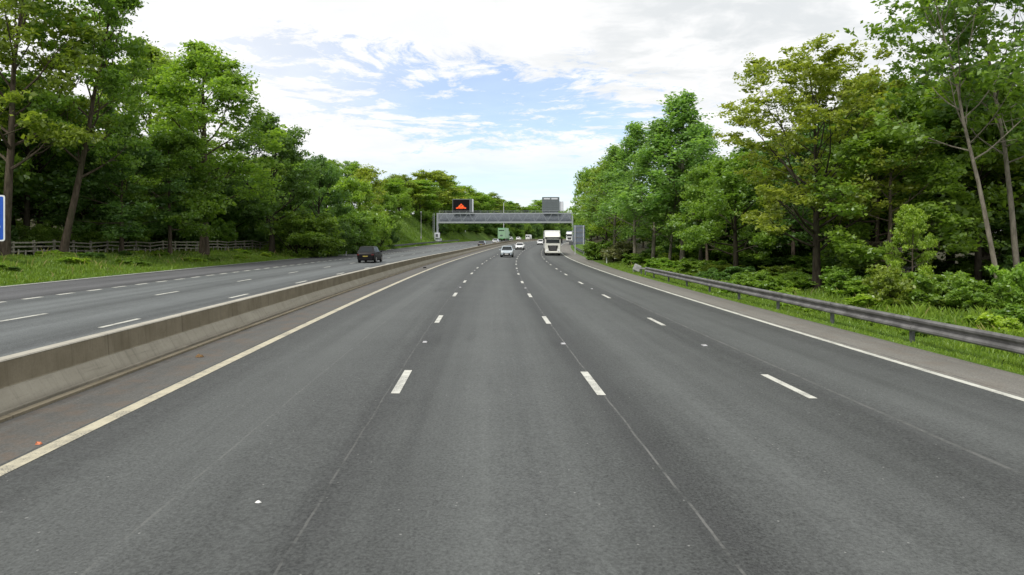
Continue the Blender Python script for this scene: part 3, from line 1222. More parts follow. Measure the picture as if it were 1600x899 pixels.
def make_car(label, paint, kind="hatch", L=4.2, W=1.8, H=1.48, group=None, roof=None):
    """front towards +Y"""
    t = thing("car", label, "car", group=group)
    hw = W / 2
    belt = H * (0.64 if kind != "suv" else 0.62)
    # body shell: (y, bottom, top, half-width)
    hood = belt * (0.90 if kind != "suv" else 0.94)
    sec = [(-L / 2, .42, belt * .86, hw * .80), (-L / 2 + .08, .30, belt * .96, hw * .92), (-L / 2 + .35, .24, belt, hw * .985),
           (-L * .22, .20, belt, hw), (L * .10, .20, belt, hw), (L * .24, .20, belt * .985, hw * .99),
           (L / 2 - .45, .22, hood, hw * .96), (L / 2 - .12, .26, hood * .86, hw * .88), (L / 2, .36, hood * .70, hw * .74)]
    if kind == "saloon":
        sec[0] = (-L / 2, .42, belt * .84, hw * .8)
    rings = []
    for (y, zb_, zt_, w) in sec:
        hh = zt_ - zb_
        prof = [(w * .86, zb_), (w * .97, zb_ + hh * .14), (w, zb_ + hh * .42), (w * .985, zb_ + hh * .70), (w * .93, zb_ + hh * .94), (w * .80, zt_)]
        rings.append([(x, y, z) for x, z in prof] + [(-x, y, z) for x, z in reversed(prof)])
    m = MB()
    m.loft(rings)
    # cabin
    if kind == "saloon":
        yb0, yb1, yr0, yr1 = -L * .36, L * .22, -L * .20, L * .04
    elif kind == "suv":
        yb0, yb1, yr0, yr1 = -L * .485, L * .20, -L * .365, L * .03
    else:
        yb0, yb1, yr0, yr1 = -L * .46, L * .24, -L * .36, L * .05
    wb, wr = hw * .94, hw * (.75 if kind == 'suv' else .72)
    B = [(wb, yb0, belt - .03), (wb, yb1, belt - .05), (-wb, yb1, belt - .05), (-wb, yb0, belt - .03)]
    Tt = [(wr, yr0, H - .06), (wr, yr1, H - .06), (-wr, yr1, H - .06), (-wr, yr0, H - .06)]
    T2 = [(wr * .86, yr0 + .12, H), (wr * .86, yr1 - .16, H), (-wr * .86, yr1 - .16, H), (-wr * .86, yr0 + .12, H)]
    m.loft([B, Tt, T2])
    body = m.build("body", [paint], t, 32)
    if roof is not None:
        m = MB()
        m.box((0, (yr0 + yr1) / 2, H + .012), (wr * 1.5, (yr1 - yr0) * .72, .02))
        m.build("roof_panel", roof, t)
    m = MB()
    pane((B[2], B[1], Tt[1], Tt[2]), (.06, .94), (.10, .95), .006, m)
    m.build("windscreen", M_GLASS, t)
    m = MB()
    pane((B[0], B[3], Tt[3], Tt[0]), (.09, .91), (.20, .93), .006, m)
    m.build("rear_window", M_GLASS, t)
    for q in ((B[1], B[0], Tt[0], Tt[1]), (B[3], B[2], Tt[2], Tt[3])):
        for a, b in ((.08, .47), (.52, .93)):
            m = MB()
            pane(q, (a, b), (.16, .93), .006, m)
            m.build("side_window", M_GLASS, t)
    rw = .33 if kind != "suv" else .37
    for x in (-1, 1):
        for y in (-L * .30, L * .31):
            wheel(t, x * (hw - .11), y, rw, .22)
    # front
    for x in (-1, 1):
        m = MB()
        M_ = Matrix.Translation((x * hw * .66, L / 2 - .11, hood * .80)) @ Matrix.Rotation(R(-x * 24), 4, 'Z')
        m.cbox((0, 0, 0), (hw * .40, .16, .17), .03, M=M_)
        m.build("headlight", M_LAMP, t)
        m = MB()
        M_ = Matrix.Translation((x * hw * .79, -L / 2 + .07, belt * .80)) @ Matrix.Rotation(R(x * 18), 4, 'Z')
        m.cbox((0, 0, 0), (hw * .30, .14, .18 if kind != "suv" else .15), .03, M=M_)
        m.build("tail_light", M_TAIL, t)
        m = MB()
        m.cbox((x * (hw + .10), yb1 - .35, belt + .06), (.22, .10, .15), .03)
        m.build("mirror", paint, t)
    m = MB()
    m.cbox((0, L / 2 - .05, .47), (hw * 1.05, .16, .24), .03)
    m.build("grille", M_BLACK, t)
    m = MB()
    m.cbox((0, L / 2 - .10, .28), (hw * 1.50, .26, .13), .03)
    m.build("front_bumper", M_BLACK, t)
    m = MB()
    m.cbox((0, -L / 2 + .10, .36), (hw * 1.62, .26, .24), .04)
    m.build("rear_bumper", M_BLACK, t)
    m = MB()
    m.box((0, L / 2 + .04, .47), (.52, .02, .115))
    m.build("number_plate", M_PLATEW, t)
    m = MB()
    m.box((0, -L / 2 - .012, belt * .66), (.52, .03, .115))
    m.build("number_plate", M_PLATEY, t)
    return t


def park(t, u, y, facing_us):
    a = math.atan(slope(y))
    t.location = (float(xb(y)) + u, y, float(road_h(u, y)) + 0.002)
    t.rotation_euler = (math.atan(float(rise(y + 1) - rise(y - 1)) / 2) * (-1 if facing_us else 1), 0, (math.pi if facing_us else 0) - a)


suv = make_car("black five door car driving away on the opposite carriageway", P_BLACK, "suv", 4.5, 1.86, 1.70)
park(suv, -15.45, 66.5, False)
c1 = make_car("silver blue car with dark bumper driving towards us ahead of the others", P_ICE, "suv", 4.3, 1.84, 1.60)
park(c1, -1.55, 91.0, True)
c2 = make_car("low white car following close behind the silver blue car", P_WHITE, "saloon", 4.6, 1.84, 1.42)
park(c2, -1.2, 134.0, True)
c3 = make_car("white hatchback seen just left of the white lorry", P_WHITE, "hatch", 4.1, 1.78, 1.48)
park(c3, 1.3, 179.0, True)
c4 = make_car("silver car half hidden by the left side of the white lorry", P_SILVER, "hatch", 4.2, 1.8, 1.5)
park(c4, 1.9, 203.0, True)
c5 = make_car("dark grey car close to the concrete barrier driving away", P_GREY, "hatch", 4.2, 1.8, 1.5, roof=None)
park(c5, -11.2, 150.0, False)
c6 = make_car("silver car low behind the concrete barrier below the green lorry", P_SILVER, "hatch", 4.2, 1.8, 1.5)
park(c6, -11.8, 182.0, False)
c7 = make_car("pale silver car far off just above the silver blue car", P_SILVER, "hatch", 4.2, 1.8, 1.55)
park(c7, -18.9, 258.0, False)
c8 = make_car("small white car far off to the right of the green lorry", P_WHITE, "hatch", 4.0, 1.75, 1.5)
park(c8, -16.2, 262.0, False)


def make_lorry(label, cab_paint, box_paint, facing_cab=True, box_len=13.2, box_h=4.0, name="lorry", rear_paint=None):
    """front towards +Y, cab nose at y = 0"""
    t = thing(name, label, "lorry")
    hw = 1.25
    H = 3.82
    sec = [(0.0, .95, 2.95, 1.16), (-.10, .42, 3.05, 1.22), (-.30, .38, 3.30, hw), (-1.1, .38, H - .08, hw), (-2.15, .6, H, hw)]
    rings = []
    for (y, zb_, zt_, w) in sec:
        prof = [(w * .92, zb_), (w, zb_ + .14), (w, 1.2), (w, 2.1), (w * .97, zt_ - .18), (w * .86, zt_)]
        rings.append([(x, y, z) for x, z in prof] + [(-x, y, z) for x, z in reversed(prof)])
    m = MB()
    m.loft(rings)
    # the roof fairing over the screen
    m.loft([[(1.05, -.05, 2.92), (1.05, -.75, H - .02), (1.05, -2.1, H), (1.05, -2.1, 2.9)],
            [(-1.05, -.05, 2.92), (-1.05, -.75, H - .02), (-1.05, -2.1, H), (-1.05, -2.1, 2.9)]])
    m.build("cab", cab_paint, t, 30)
    m = MB()
    q = [(-1.12, .012, 1.98), (1.12, .012, 1.98), (1.08, -.05, 2.86), (-1.08, -.05, 2.86)]
    q = [q[1], q[0], q[3], q[2]]
    pane(q, (.02, .98), (.03, .97), .03, m)
    m.build("windscreen", M_GLASS, t)
    m = MB()
    V = [(-1.2, .11, 2.95), (1.2, .11, 2.95), (1.2, .13, 2.70), (.98, .13, 2.70), (.85, .13, 2.80), (-.85, .13, 2.80), (-.98, .13, 2.70), (-1.2, .13, 2.70)]
    n = len(V)
    V2 = [(x, y - .22, z) for x, y, z in V]
    m.add(V + V2, [tuple(range(n)), tuple(range(2 * n - 1, n - 1, -1))] + [(i, (i + 1) % n, n + (i + 1) % n, n + i) for i in range(n)])
    m.build("sun_visor", M_BLACK, t)
    m = MB()
    outl = [(-.80, 1.62), (.80, 1.62), (.74, 1.30), (.60, .82), (.52, .74), (-.52, .74), (-.60, .82), (-.74, 1.30)]
    plate(m, outl, .0, .06)
    g = m.build("grille", M_BLACK, t)
    for z in (.95, 1.12, 1.29, 1.46):
        m = MB()
        m.box((0, .072, z), (1.15, .02, .035))
        m.build("grille_bar", M_GALV, g)
    m = MB()
    m.cbox((0, -.02, .56), (2.42, .30, .34), .06)
    m.build("bumper", cab_paint, t)
    m = MB()
    m.box((0, -.25, .32), (2.2, .5, .16))
    m.build("under_tray", M_BLACK, t)
    for x in (-1, 1):
        m = MB()
        M_ = Matrix.Translation((x * .93, .06, .80)) @ Matrix.Rotation(R(-x * 14), 4, 'Z')
        m.cbox((0, 0, 0), (.42, .16, .24), .04, M=M_)
        m.build("headlight", M_LAMP, t)
        m = MB()
        m.cbox((x * 1.42, -.25, 2.35), (.22, .2, .72), .04)
        m.bar((x * 1.2, -.3, 2.75), (x * 1.42, -.25, 2.66), .06)
        m.build("mirror", M_BLACK, t)
        m = MB()
        m.box((x * 1.252, -1.05, 2.35), (.012, .85, .75))
        m.build("side_window", M_GLASS, t)
        for y in (-1.35, -4.6):
            wheel(t, x * 1.06, y, .5, .30)
    m = MB()
    m.box((0, .145, .52), (.52, .02, .115))
    m.build("number_plate", M_PLATEW, t)
    m = MB()
    m.box((0, -3.6, .75), (.9, 4.6, .3))
    m.build("chassis", M_BLACK, t)
    m = MB()
    m.cbox((0, -2.75 - box_len / 2, (1.05 + box_h) / 2), (2.52, box_len, box_h - 1.05), .03)
    bx = m.build("trailer_box", box_paint, t)
    for x in (-.63, .63):
        m = MB()
        m.box((x, -2.75 - box_len - .012, (1.05 + box_h) / 2), (1.18, .02, box_h - 1.3))
        m.build("rear_door", rear_paint or box_paint, bx)
    m = MB()
    m.box((0, -2.75 - box_len - .03, box_h * .82), (1.9, .03, .28))
    m.build("dark_rear_band", M_BLACK, bx)
    m = MB()
    m.box((0, -2.75 - box_len - .03, box_h * .45), (.9, .03, .5))
    m.build("rear_panel", M_SIGNBACK, bx)
    for x in (-1, 1):
        m = MB()
        m.box((x * 1.0, -2.75 - box_len - .02, .92), (.35, .05, .16))
        m.build("tail_light", M_TAIL, bx)
        for y in (-2.75 - box_len + 1.4, -2.75 - box_len + 2.7):
            wheel(t, x * 1.06, y, .5, .30)
    return t


lorry = make_lorry("white articulated lorry with tall cab driving towards us in the right lane", P_CREAM, P_WHITE)
park(lorry, 5.35, 99.0, True)
lorry2 = make_lorry("distant white lorry with blue box seen just right of the white cab", P_WHITE,
                    car_paint("blue_grey_box_paint", (0.10, 0.13, 0.24), 0.5, 0.1), box_len=9, box_h=4.05)
park(lorry2, 6.3, 246.0, True)
lorry3 = make_lorry("tall green lorry driving away on the opposite carriageway", P_GREEN, P_GREEN, box_len=8.0, box_h=4.75, rear_paint=P_PALEGREEN)
park(lorry3, -15.3, 228.0, False)


def make_van(label):
    t = thing("van", label, "van")
    hw, H, L = 1.0, 2.55, 5.9
    sec = [(-L / 2, .45, H - .04, hw * .97), (-L / 2 + .06, .38, H, hw), (L * .16, .36, H, hw), (L * .26, .36, H - .12, hw), (L * .36, .36, 1.45, hw), (L / 2 - .1, .4, 1.15, hw * .92), (L / 2, .5, .95, hw * .8)]
    rings = []
    for (y, zb_, zt_, w) in sec:
        prof = [(w * .94, zb_), (w, zb_ + .12), (w, zb_ + (zt_ - zb_) * .5), (w * .93, zt_ - .12), (w * .82, zt_)]
        rings.append([(x, y, z) for x, z in prof] + [(-x, y, z) for x, z in reversed(prof)])
    m = MB()
    m.loft(rings)
    m.build("body", P_WHITE, t, 30)
    for x in (-1, 1):
        m = MB()
        m.box((x * .44, -L / 2 - .012, 1.85), (.70, .02, .62))
        m.build("rear_window", M_GLASS, t)
        m = MB()
        m.box((x * .86, -L / 2 - .012, 1.15), (.14, .03, .5))
        m.build("tail_light", M_TAIL, t)
        for y in (-1.75, 1.85):
            wheel(t, x * .88, y, .36, .24)
    m = MB()
    m.cbox((0, -L / 2, .45), (1.9, .2, .2), .03)
    m.build("rear_bumper", M_BLACK, t)
    m = MB()
    m.box((0, -L / 2 - .02, .85), (.52, .03, .12))
    m.build("number_plate", M_PLATEY, t)
    return t


van = make_van("white van far away before the wooded bend")
park(van, -13.6, 272.0, False)


# ------------------------------------------------------------------ trees
def rot_about(v, axis, a):
    return Matrix.Rotation(a, 3, axis) @ v


class TreeGen:
    def __init__(self, seed):
        self.r = random.Random(seed)
        self.np = np.random.default_rng(seed)
        self.w = MB()
        self.cl = []           # clump centres (x,y,z,radius)

    def limb(self, p0, d, length, r0, depth, up, nseg, kids, clump, wig=0.18, ksp=0.55, sides=5):
        r = self.r
        pts, rad = [Vector(p0)], [r0]
        d = Vector(d).normalized()
        for i in range(nseg):
            d = (d + Vector((r.uniform(-1, 1), r.uniform(-1, 1), r.uniform(-.6, .8))) * wig + Vector((0, 0, up))).normalized()
            pts.append(pts[-1] + d * (length / nseg))
            rad.append(r0 * (1 - .82 * (i + 1) / nseg))
        self.w.tube(pts, rad, sides if depth > 0 else 4, cap=False)
        if depth == 0:
            for i in range(len(pts)):
                if i >= len(pts) * .45:
                    self.cl.append((*pts[i], clump * r.uniform(.7, 1.15)))
            return
        for k in range(kids):
            f = .28 + .72 * (k + r.random()) / kids
            idx = min(int(f * nseg), nseg - 1)
            fr = f * nseg - idx
            p = pts[idx].lerp(pts[idx + 1], fr)
            dl = (pts[idx + 1] - pts[idx]).normalized()
            ax = dl.orthogonal()
            ax = rot_about(ax, dl, r.uniform(0, 6.283))
            nd = rot_about(dl, ax, r.uniform(.5, 1.15))
            self.limb(p, nd, length * ksp * (1.15 - .55 * f) * r.uniform(.75, 1.2), rad[idx] * .55, depth - 1, up * .8, max(2, nseg - 1),
                      max(2, kids - 2), clump, wig, ksp, sides)
        self.cl.append((*pts[-1], clump))

    def tree(self, H, crown_base, R_, n_limbs, lean=(0, 0), trunk_r=.2, clump=.8, up=.10, kids=5, profile='round', depth=2,
             elev=(10, 65), bend=.02, top=.94, forks=None, wig=.18):
        r = self.r
        nseg = 10
        pts, rad = [], []
        ox = oy = 0.0
        for i in range(nseg + 1):
            f = i / nseg
            ox += r.uniform(-1, 1) * bend * H * .25
            oy += r.uniform(-1, 1) * bend * H * .25
            pts.append(Vector((lean[0] * f + ox * f, lean[1] * f + oy * f, H * top * f - (.3 if i == 0 else 0))))
            rad.append(trunk_r * (1.35 if i == 0 else 1.0) * (1 - .88 * f) + .012)
        self.w.tube(pts, rad, 9, cap=False)

        def on(f):
            g = f * nseg
            i = min(int(g), nseg - 1)
            return pts[i].lerp(pts[i + 1], g - i), rad[i]
        for i in range(n_limbs):
            tt = (i + r.random() * .8) / n_limbs
            f = (crown_base + (.97 - crown_base) * tt)
            p, rr = on(f)
            if profile == 'round':
                reach = R_ * (.45 + .60 * math.sin(math.pi * min(1, .18 + tt * .80)))
            elif profile == 'cone':
                reach = R_ * (1.05 - .80 * tt)
            elif profile == 'vase':
                reach = R_ * (.55 + .6 * math.sin(math.pi * min(1, .10 + tt * .72)))
            else:
                reach = R_ * (1.0 - .35 * tt)
            az = i * 2.39996 + r.uniform(-.4, .4)
            el = R(elev[0] + (elev[1] - elev[0]) * tt + r.uniform(-8, 8))
            d = Vector((math.cos(az) * math.cos(el), math.sin(az) * math.cos(el), math.sin(el)))
            self.limb(p, d, reach * r.uniform(.82, 1.12), max(.02, rr * .5), depth - 1, up, 5, kids, clump, wig)
        self.cl.append((*pts[-1], clump))

    def bush(self, H, R_, n, clump, up=.12):
        r = self.r
        for i in range(n):
            az = i * 2.39996 + r.uniform(-.5, .5)
            el = R(r.uniform(25, 86))
            d = Vector((math.cos(az) * math.cos(el), math.sin(az) * math.cos(el), math.sin(el)))
            ln = (R_ * math.cos(el) + H * .95 * math.sin(el)) * r.uniform(.7, 1.05)
            p0 = Vector((math.cos(az) * R_ * .15, math.sin(az) * R_ * .15, -.1))
            self.limb(p0, d, ln, .035 + .012 * H, 1, up * .5, 5, 4, clump, .2, .45, 4)
        for i in range(n // 2):                           # low skirt
            az, rr = r.uniform(0, 6.283), R_ * math.sqrt(r.uniform(.1, .9))
            self.cl.append((math.cos(az) * rr, math.sin(az) * rr, clump * r.uniform(.3, .7), clump))

    def leaves(self, size, per, flat=.6, sub=6, droop=0.0, aspect=1.7, spread=1.0, tintspread=.45):
        cl = np.array(self.cl, float)
        nC = len(cl)
        g = self.np
        # each clump is a handful of sprays; each spray a handful of leaves
        base = np.repeat(cl, sub, axis=0)
        off = g.normal(size=(nC * sub, 3))
        off /= np.linalg.norm(off, axis=1, keepdims=True) + 1e-6
        off *= (g.random((nC * sub, 1)) ** .45) * base[:, 3:4] * spread
        off[:, 2] *= flat
        sc = base[:, :3] + off
        sc[:, 2] = np.maximum(sc[:, 2], .05)
        tS = g.normal(.5, tintspread * .35, (nC,)).repeat(sub) + g.normal(0, .12, nC * sub)
        n = max(2, per // sub)
        c = np.repeat(sc, n, axis=0)
        rad = np.repeat(base[:, 3], n)[:, None]
        o2 = g.normal(size=(len(c), 3)) * rad * .27
        o2[:, 2] *= .55
        c = c + o2
        c[:, 2] -= droop * g.random(len(c)) * rad[:, 0]
        c[:, 2] = np.maximum(c[:, 2], .02)
        N = len(c)
        nrm = g.normal(size=(N, 3)) * .75 + np.array([0, 0, .85])
        nrm /= np.linalg.norm(nrm, axis=1, keepdims=True)
        tan = np.cross(nrm, g.normal(size=(N, 3)))
        tan /= np.linalg.norm(tan, axis=1, keepdims=True) + 1e-6
        bit = np.cross(nrm, tan)
        s = size * (0.5 + .95 * g.random((N, 1)) ** 1.3) * np.repeat(g.uniform(.72, 1.4, nC), sub * n)[:, None]
        a = tan * s * .5 * aspect ** .5
        b = bit * s * .5 / aspect ** .5
        fold = nrm * s * .10
        V = np.stack([c - a, c - b * 1.0 + fold + a * .1, c + a, c + b * 1.0 + fold + a * .1], 1).reshape(-1, 3)
        tint = np.clip(np.repeat(tS, n) + g.normal(0, .16, N), 0, 1)
        return V, np.repeat(tint, 4)

    def objects(self, name, label, cat, V, tint, bark, colour, group=None):
        root = thing(name, label, cat, group=group)
        wood = self.w.build("trunk" if cat != "bush" else "stems", bark, root, 60, fix=False)
        me = bpy.data.meshes.new("crown" if cat != "bush" else "foliage")
        n = len(V) // 4
        me.vertices.add(len(V))
        me.vertices.foreach_set('co', V.astype(np.float32).ravel())
        me.loops.add(len(V))
        me.loops.foreach_set('vertex_index', np.arange(len(V), dtype=np.int32))
        me.polygons.add(n)
        me.polygons.foreach_set('loop_start', np.arange(0, len(V), 4, dtype=np.int32))
        at_ = me.attributes.new("tint", 'FLOAT', 'POINT')
        at_.data.foreach_set('value', tint.astype(np.float32))
        me.materials.append(M_LEAF)
        me.update(calc_edges=True)
        cr = bpy.data.objects.new(me.name, me)
        cr.color = (*colour, 1)
        COL.objects.link(cr)
        cr.parent = root
        return root


# leaf colours (albedo)
OLIVE = (0.205, 0.295, 0.048)
LIME = (0.205, 0.345, 0.052)
MID = (0.162, 0.280, 0.044)
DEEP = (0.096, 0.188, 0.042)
BLUE = (0.108, 0.210, 0.060)
FRESH = (0.280, 0.420, 0.052)
BIRCH = (0.180, 0.315, 0.090)
YOLIVE = (0.245, 0.315, 0.052)

TEMPL = {}


def template(key, gen, size, per, bark, cat="tree", name="tree", **kw):
    V, tnt = gen.leaves(size, per, **kw)
    root = gen.objects(name, key, cat, V, tnt, bark, MID)
    zmax = max(v for v in V[:, 2])
    rad = float(np.percentile(np.hypot(V[:, 0], V[:, 1]), 94))
    TEMPL[key] = [root, zmax, rad, False]


def mk(key, seed, size, per, bark, leaf_kw=None, name="tree", cat="tree", bush=None, **kw):
    g = TreeGen(seed)
    if bush:
        g.bush(**bush)
    else:
        g.tree(**kw)
    template(key, g, size, per, bark, cat, name, **(leaf_kw or {}))


mk("ash_tall", 11, 0.24, 96, M_BARK, dict(flat=.55, sub=6), "ash_tree", H=21, crown_base=.30, R_=6.4, n_limbs=22, trunk_r=.30, clump=1.05, kids=5, profile='round', elev=(20, 70), lean=(1.0, 0), bend=.03)
mk("ash_lean", 23, 0.24, 90, M_BARK, dict(flat=.5, sub=6), "ash_tree", H=21, crown_base=.28, R_=6.0, n_limbs=22, trunk_r=.28, clump=1.0, kids=5, profile='round', elev=(15, 65), lean=(4.2, 0), bend=.03)
mk("maple", 31, 0.23, 104, M_BARK, dict(flat=.5, sub=7), "maple_tree", H=13, crown_base=.22, R_=4.6, n_limbs=17, trunk_r=.2, clump=.95, kids=5, elev=(-5, 60), up=.03)
mk("lime", 41, 0.22, 112, M_BARK, dict(flat=.75, sub=7), "lime_tree", H=20, crown_base=.22, R_=5.4, n_limbs=22, trunk_r=.32, clump=1.0, kids=5, elev=(8, 72))
mk("oak", 52, 0.25, 120, M_BARKD, dict(flat=.65, sub=7), "oak_tree", H=16, crown_base=.20, R_=6.0, n_limbs=20, trunk_r=.36, clump=1.15, kids=5, elev=(0, 62), wig=.24)
mk("sycamore", 63, 0.17, 84, M_BARKD, dict(flat=.55, sub=6), "sycamore_tree", H=13.4, crown_base=.22, R_=5.6, n_limbs=30, trunk_r=.24, clump=.62, kids=6, profile='vase', elev=(18, 62), wig=.16)
mk("sparse_ash", 71, 0.2, 42, M_BARKG, dict(flat=.5, sub=5, spread=1.15), "ash_tree", H=16, crown_base=.45, R_=4.4, n_limbs=18, trunk_r=.115, clump=.62, kids=5, profile='vase', elev=(25, 66), lean=(-2.6, 0), bend=.03)
mk("sparse_ash2", 77, 0.2, 42, M_BARKG, dict(flat=.5, sub=5, spread=1.15), "ash_tree", H=17, crown_base=.43, R_=4.4, n_limbs=18, trunk_r=.11, clump=.62, kids=5, profile='vase', elev=(25, 66), lean=(-.9, 0), bend=.025)
mk("birch", 81, .15, 40, M_BARKG, dict(flat=1.0, sub=6, droop=.9, spread=1.1), "birch_tree", H=16, crown_base=.24, R_=3.1, n_limbs=34, trunk_r=.12, clump=.46, kids=5, profile='cone', elev=(30, 74), up=.03)
mk("birch2", 85, .15, 40, M_BARKG, dict(flat=1.0, sub=6, droop=.9, spread=1.1), "birch_tree", H=15, crown_base=.2, R_=3.2, n_limbs=32, trunk_r=.11, clump=.48, kids=5, profile='cone', elev=(28, 72), up=.03, lean=(.8, 0))
mk("round_a", 91, 0.28, 90, M_BARKD, dict(flat=.75, sub=7), "broadleaf_tree", H=13, crown_base=.14, R_=5.0, n_limbs=20, trunk_r=.22, clump=1.15, kids=4, elev=(0, 68))
mk("round_b", 95, 0.27, 72, M_BARKD, dict(flat=.7, sub=6), "broadleaf_tree", H=14, crown_base=.22, R_=4.6, n_limbs=18, trunk_r=.22, clump=1.05, kids=4, profile='vase', elev=(15, 72))
mk("wispy", 99, 0.27, 44, M_BARK, dict(flat=.6, sub=5), "broadleaf_tree", H=15, crown_base=.30, R_=4.2, n_limbs=15, trunk_r=.18, clump=1.0, kids=4, profile='vase', elev=(25, 75))
mk("bush_a", 101, .19, 70, M_BARKD, dict(flat=.7, sub=7), "bush", "bush", bush=dict(H=2.6, R_=1.7, n=22, clump=.42))
mk("bush_b", 105, .20, 70, M_BARKD, dict(flat=.7, sub=7), "bush", "bush", bush=dict(H=2.2, R_=2.0, n=22, clump=.45))
mk("bush_big", 109, 0.2, 140, M_BARKD, dict(flat=.75, sub=7), "bush", "bush", bush=dict(H=5.2, R_=3.0, n=28, clump=.85))
mk("weed", 113, .15, 40, M_BARKD, dict(flat=.8, sub=5), "wild_plant", "plant", bush=dict(H=.9, R_=.55, n=12, clump=.2))

TR = random.Random(17)


def place(key, label, u, y, h, colour, rz=None, width=None, group=None, bark=None, tilt=(0, 0), mirror=False):
    rec = TEMPL[key]
    root, zmax, rad, used = rec
    if not used:
        r = root
        rec[3] = True
        r['label'] = label
        if group:
            r['group'] = group
    else:
        r = copy_tree(root, label, group)
    s = h / zmax
    sw = s if width is None else (width / 2) / rad
    r.location = P(u, y, -.02)
    r.scale = (sw * (-1 if mirror else 1), sw, s)
    r.rotation_euler = (tilt[0], tilt[1], TR.uniform(0, 6.283) if rz is None else rz)
    for ch in r.children:
        if ch.name.split('.')[0] in ("crown", "foliage"):
            v = 1 + TR.uniform(-.08, .08)
            ch.color = (colour[0] * v * TR.uniform(.95, 1.05), colour[1] * v, colour[2] * v, 1)
    return r


def by_px(key, label, px, y, pytop, wpx, colour, **kw):
    """tree whose foot is in column px at distance y, whose top reaches row pytop, wpx columns wide"""
    u = at(px, y)
    g = float(ground(u, y))
    h = CAM_H + (373 - pytop) * y / 980 - g
    return place(key, label, u, y, h, colour, width=wpx * y / 980 if wpx else None, **kw)


# --- left, along the fence
by_px("ash_tall", "tall ash with thick brown trunk beside the blue sign", 6, 46, -120, 250, OLIVE, rz=.2)
by_px("ash_lean", "tall ash with leaning brown trunk, second from the blue sign", 97, 50, -80, 230, MID, rz=.1)
by_px("maple", "low spreading maple between the leaning ash and the tall bright tree", 190, 55, 215, 170, BLUE)
by_px("maple", "slim maple with drooping branches just left of the tall bright tree", 266, 59, 200, 150, MID)
by_px("lime", "tall bright green tree with a straight dark trunk behind the fence", 319, 64, 66, 205, LIME)
by_px("oak", "dark green oak with rounded crown at the far end of the fence", 425, 78, 176, 140, DEEP)
by_px("oak", "small dark oak just right of the rounded oak", 498, 90, 240, 84, DEEP)
by_px("lime", "green tree filling the gap behind the leaning ash", 235, 74, 70, 190, OLIVE)
by_px("bush_big", "big leafy bush at the end of the timber fence", 470, 80, 318, 110, MID)
by_px("bush_big", "dark bush hanging over the verge right of the fence end", 512, 86, 330, 90, DEEP)
by_px("bush_big", "olive green bush on the verge left of the black car", 545, 98, 318, 80, MID)
by_px("bush_big", "small bright bush with rounded top above the black car", 556, 108, 328, 46, FRESH)
by_px("bush_big", "lime bush on the slope right of the black car", 588, 116, 318, 54, LIME)
by_px("bush_big", "dark low bush at the foot of the grassy slope", 604, 126, 348, 34, DEEP)
by_px("wispy", "thin airy tree standing above the others behind the black car", 572, 122, 254, 66, YOLIVE)
by_px("round_a", "mid green tree left of the thin airy tree", 545, 105, 275, 90, LIME)
by_px("round_b", "yellow green tree at the head of the grassy slope", 612, 148, 276, 66, LIME)
by_px("round_a", "small green tree leaning over the grassy slope", 598, 134, 300, 56, MID)
def on_bank(key, label, px, u, pytop, wpx, colour, **kw):
    """tree on the bank at road offset u, seen in column px"""
    y = 120.0
    while at(px, y) > u and y < 520:
        y += 1.0
    return by_px(key, label, px, y, pytop, wpx, colour, **kw)


on_bank("round_a", "pale leafed tree at the top of the grassy slope", 678, -39, 264, 84, YOLIVE)  # leaf colours of these bank trees are lightened to stand in for distance haze
on_bank("round_a", "broad pale green tree on the bank left of the lit message sign", 650, -40, 280, 80, LIME)
on_bank("round_b", "bright tree on the bank just left of the lit message sign", 700, -38, 276, 66, LIME)
on_bank("wispy", "slender tree behind the pale mast", 724, -39, 288, 60, LIME)
on_bank("round_b", "small round tree above the middle of the gantry", 748, -38, 300, 52, LIME)
on_bank("wispy", "grey green tree right of the lit message sign", 770, -39, 299, 44, OLIVE)
on_bank("round_b", "small tree showing just left of the grey sign back", 845, -36, 311, 44, LIME)

# --- the wood behind the fence: rows of trees nothing tells apart
LW = "dark tree standing in the dense wood behind the timber fence"
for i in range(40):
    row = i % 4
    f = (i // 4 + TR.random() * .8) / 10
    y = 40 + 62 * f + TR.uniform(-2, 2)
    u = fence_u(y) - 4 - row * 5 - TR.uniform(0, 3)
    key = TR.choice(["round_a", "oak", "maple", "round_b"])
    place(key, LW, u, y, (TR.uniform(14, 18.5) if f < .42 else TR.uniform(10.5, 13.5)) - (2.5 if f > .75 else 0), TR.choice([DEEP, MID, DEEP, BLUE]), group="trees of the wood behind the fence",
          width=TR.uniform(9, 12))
LB = "shadowy undergrowth bush beneath the trees behind the timber fence"
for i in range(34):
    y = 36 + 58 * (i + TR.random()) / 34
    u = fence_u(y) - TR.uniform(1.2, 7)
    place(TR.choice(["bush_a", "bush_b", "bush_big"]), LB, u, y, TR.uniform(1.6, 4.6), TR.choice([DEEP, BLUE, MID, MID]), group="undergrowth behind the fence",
          width=TR.uniform(3.0, 5.0))
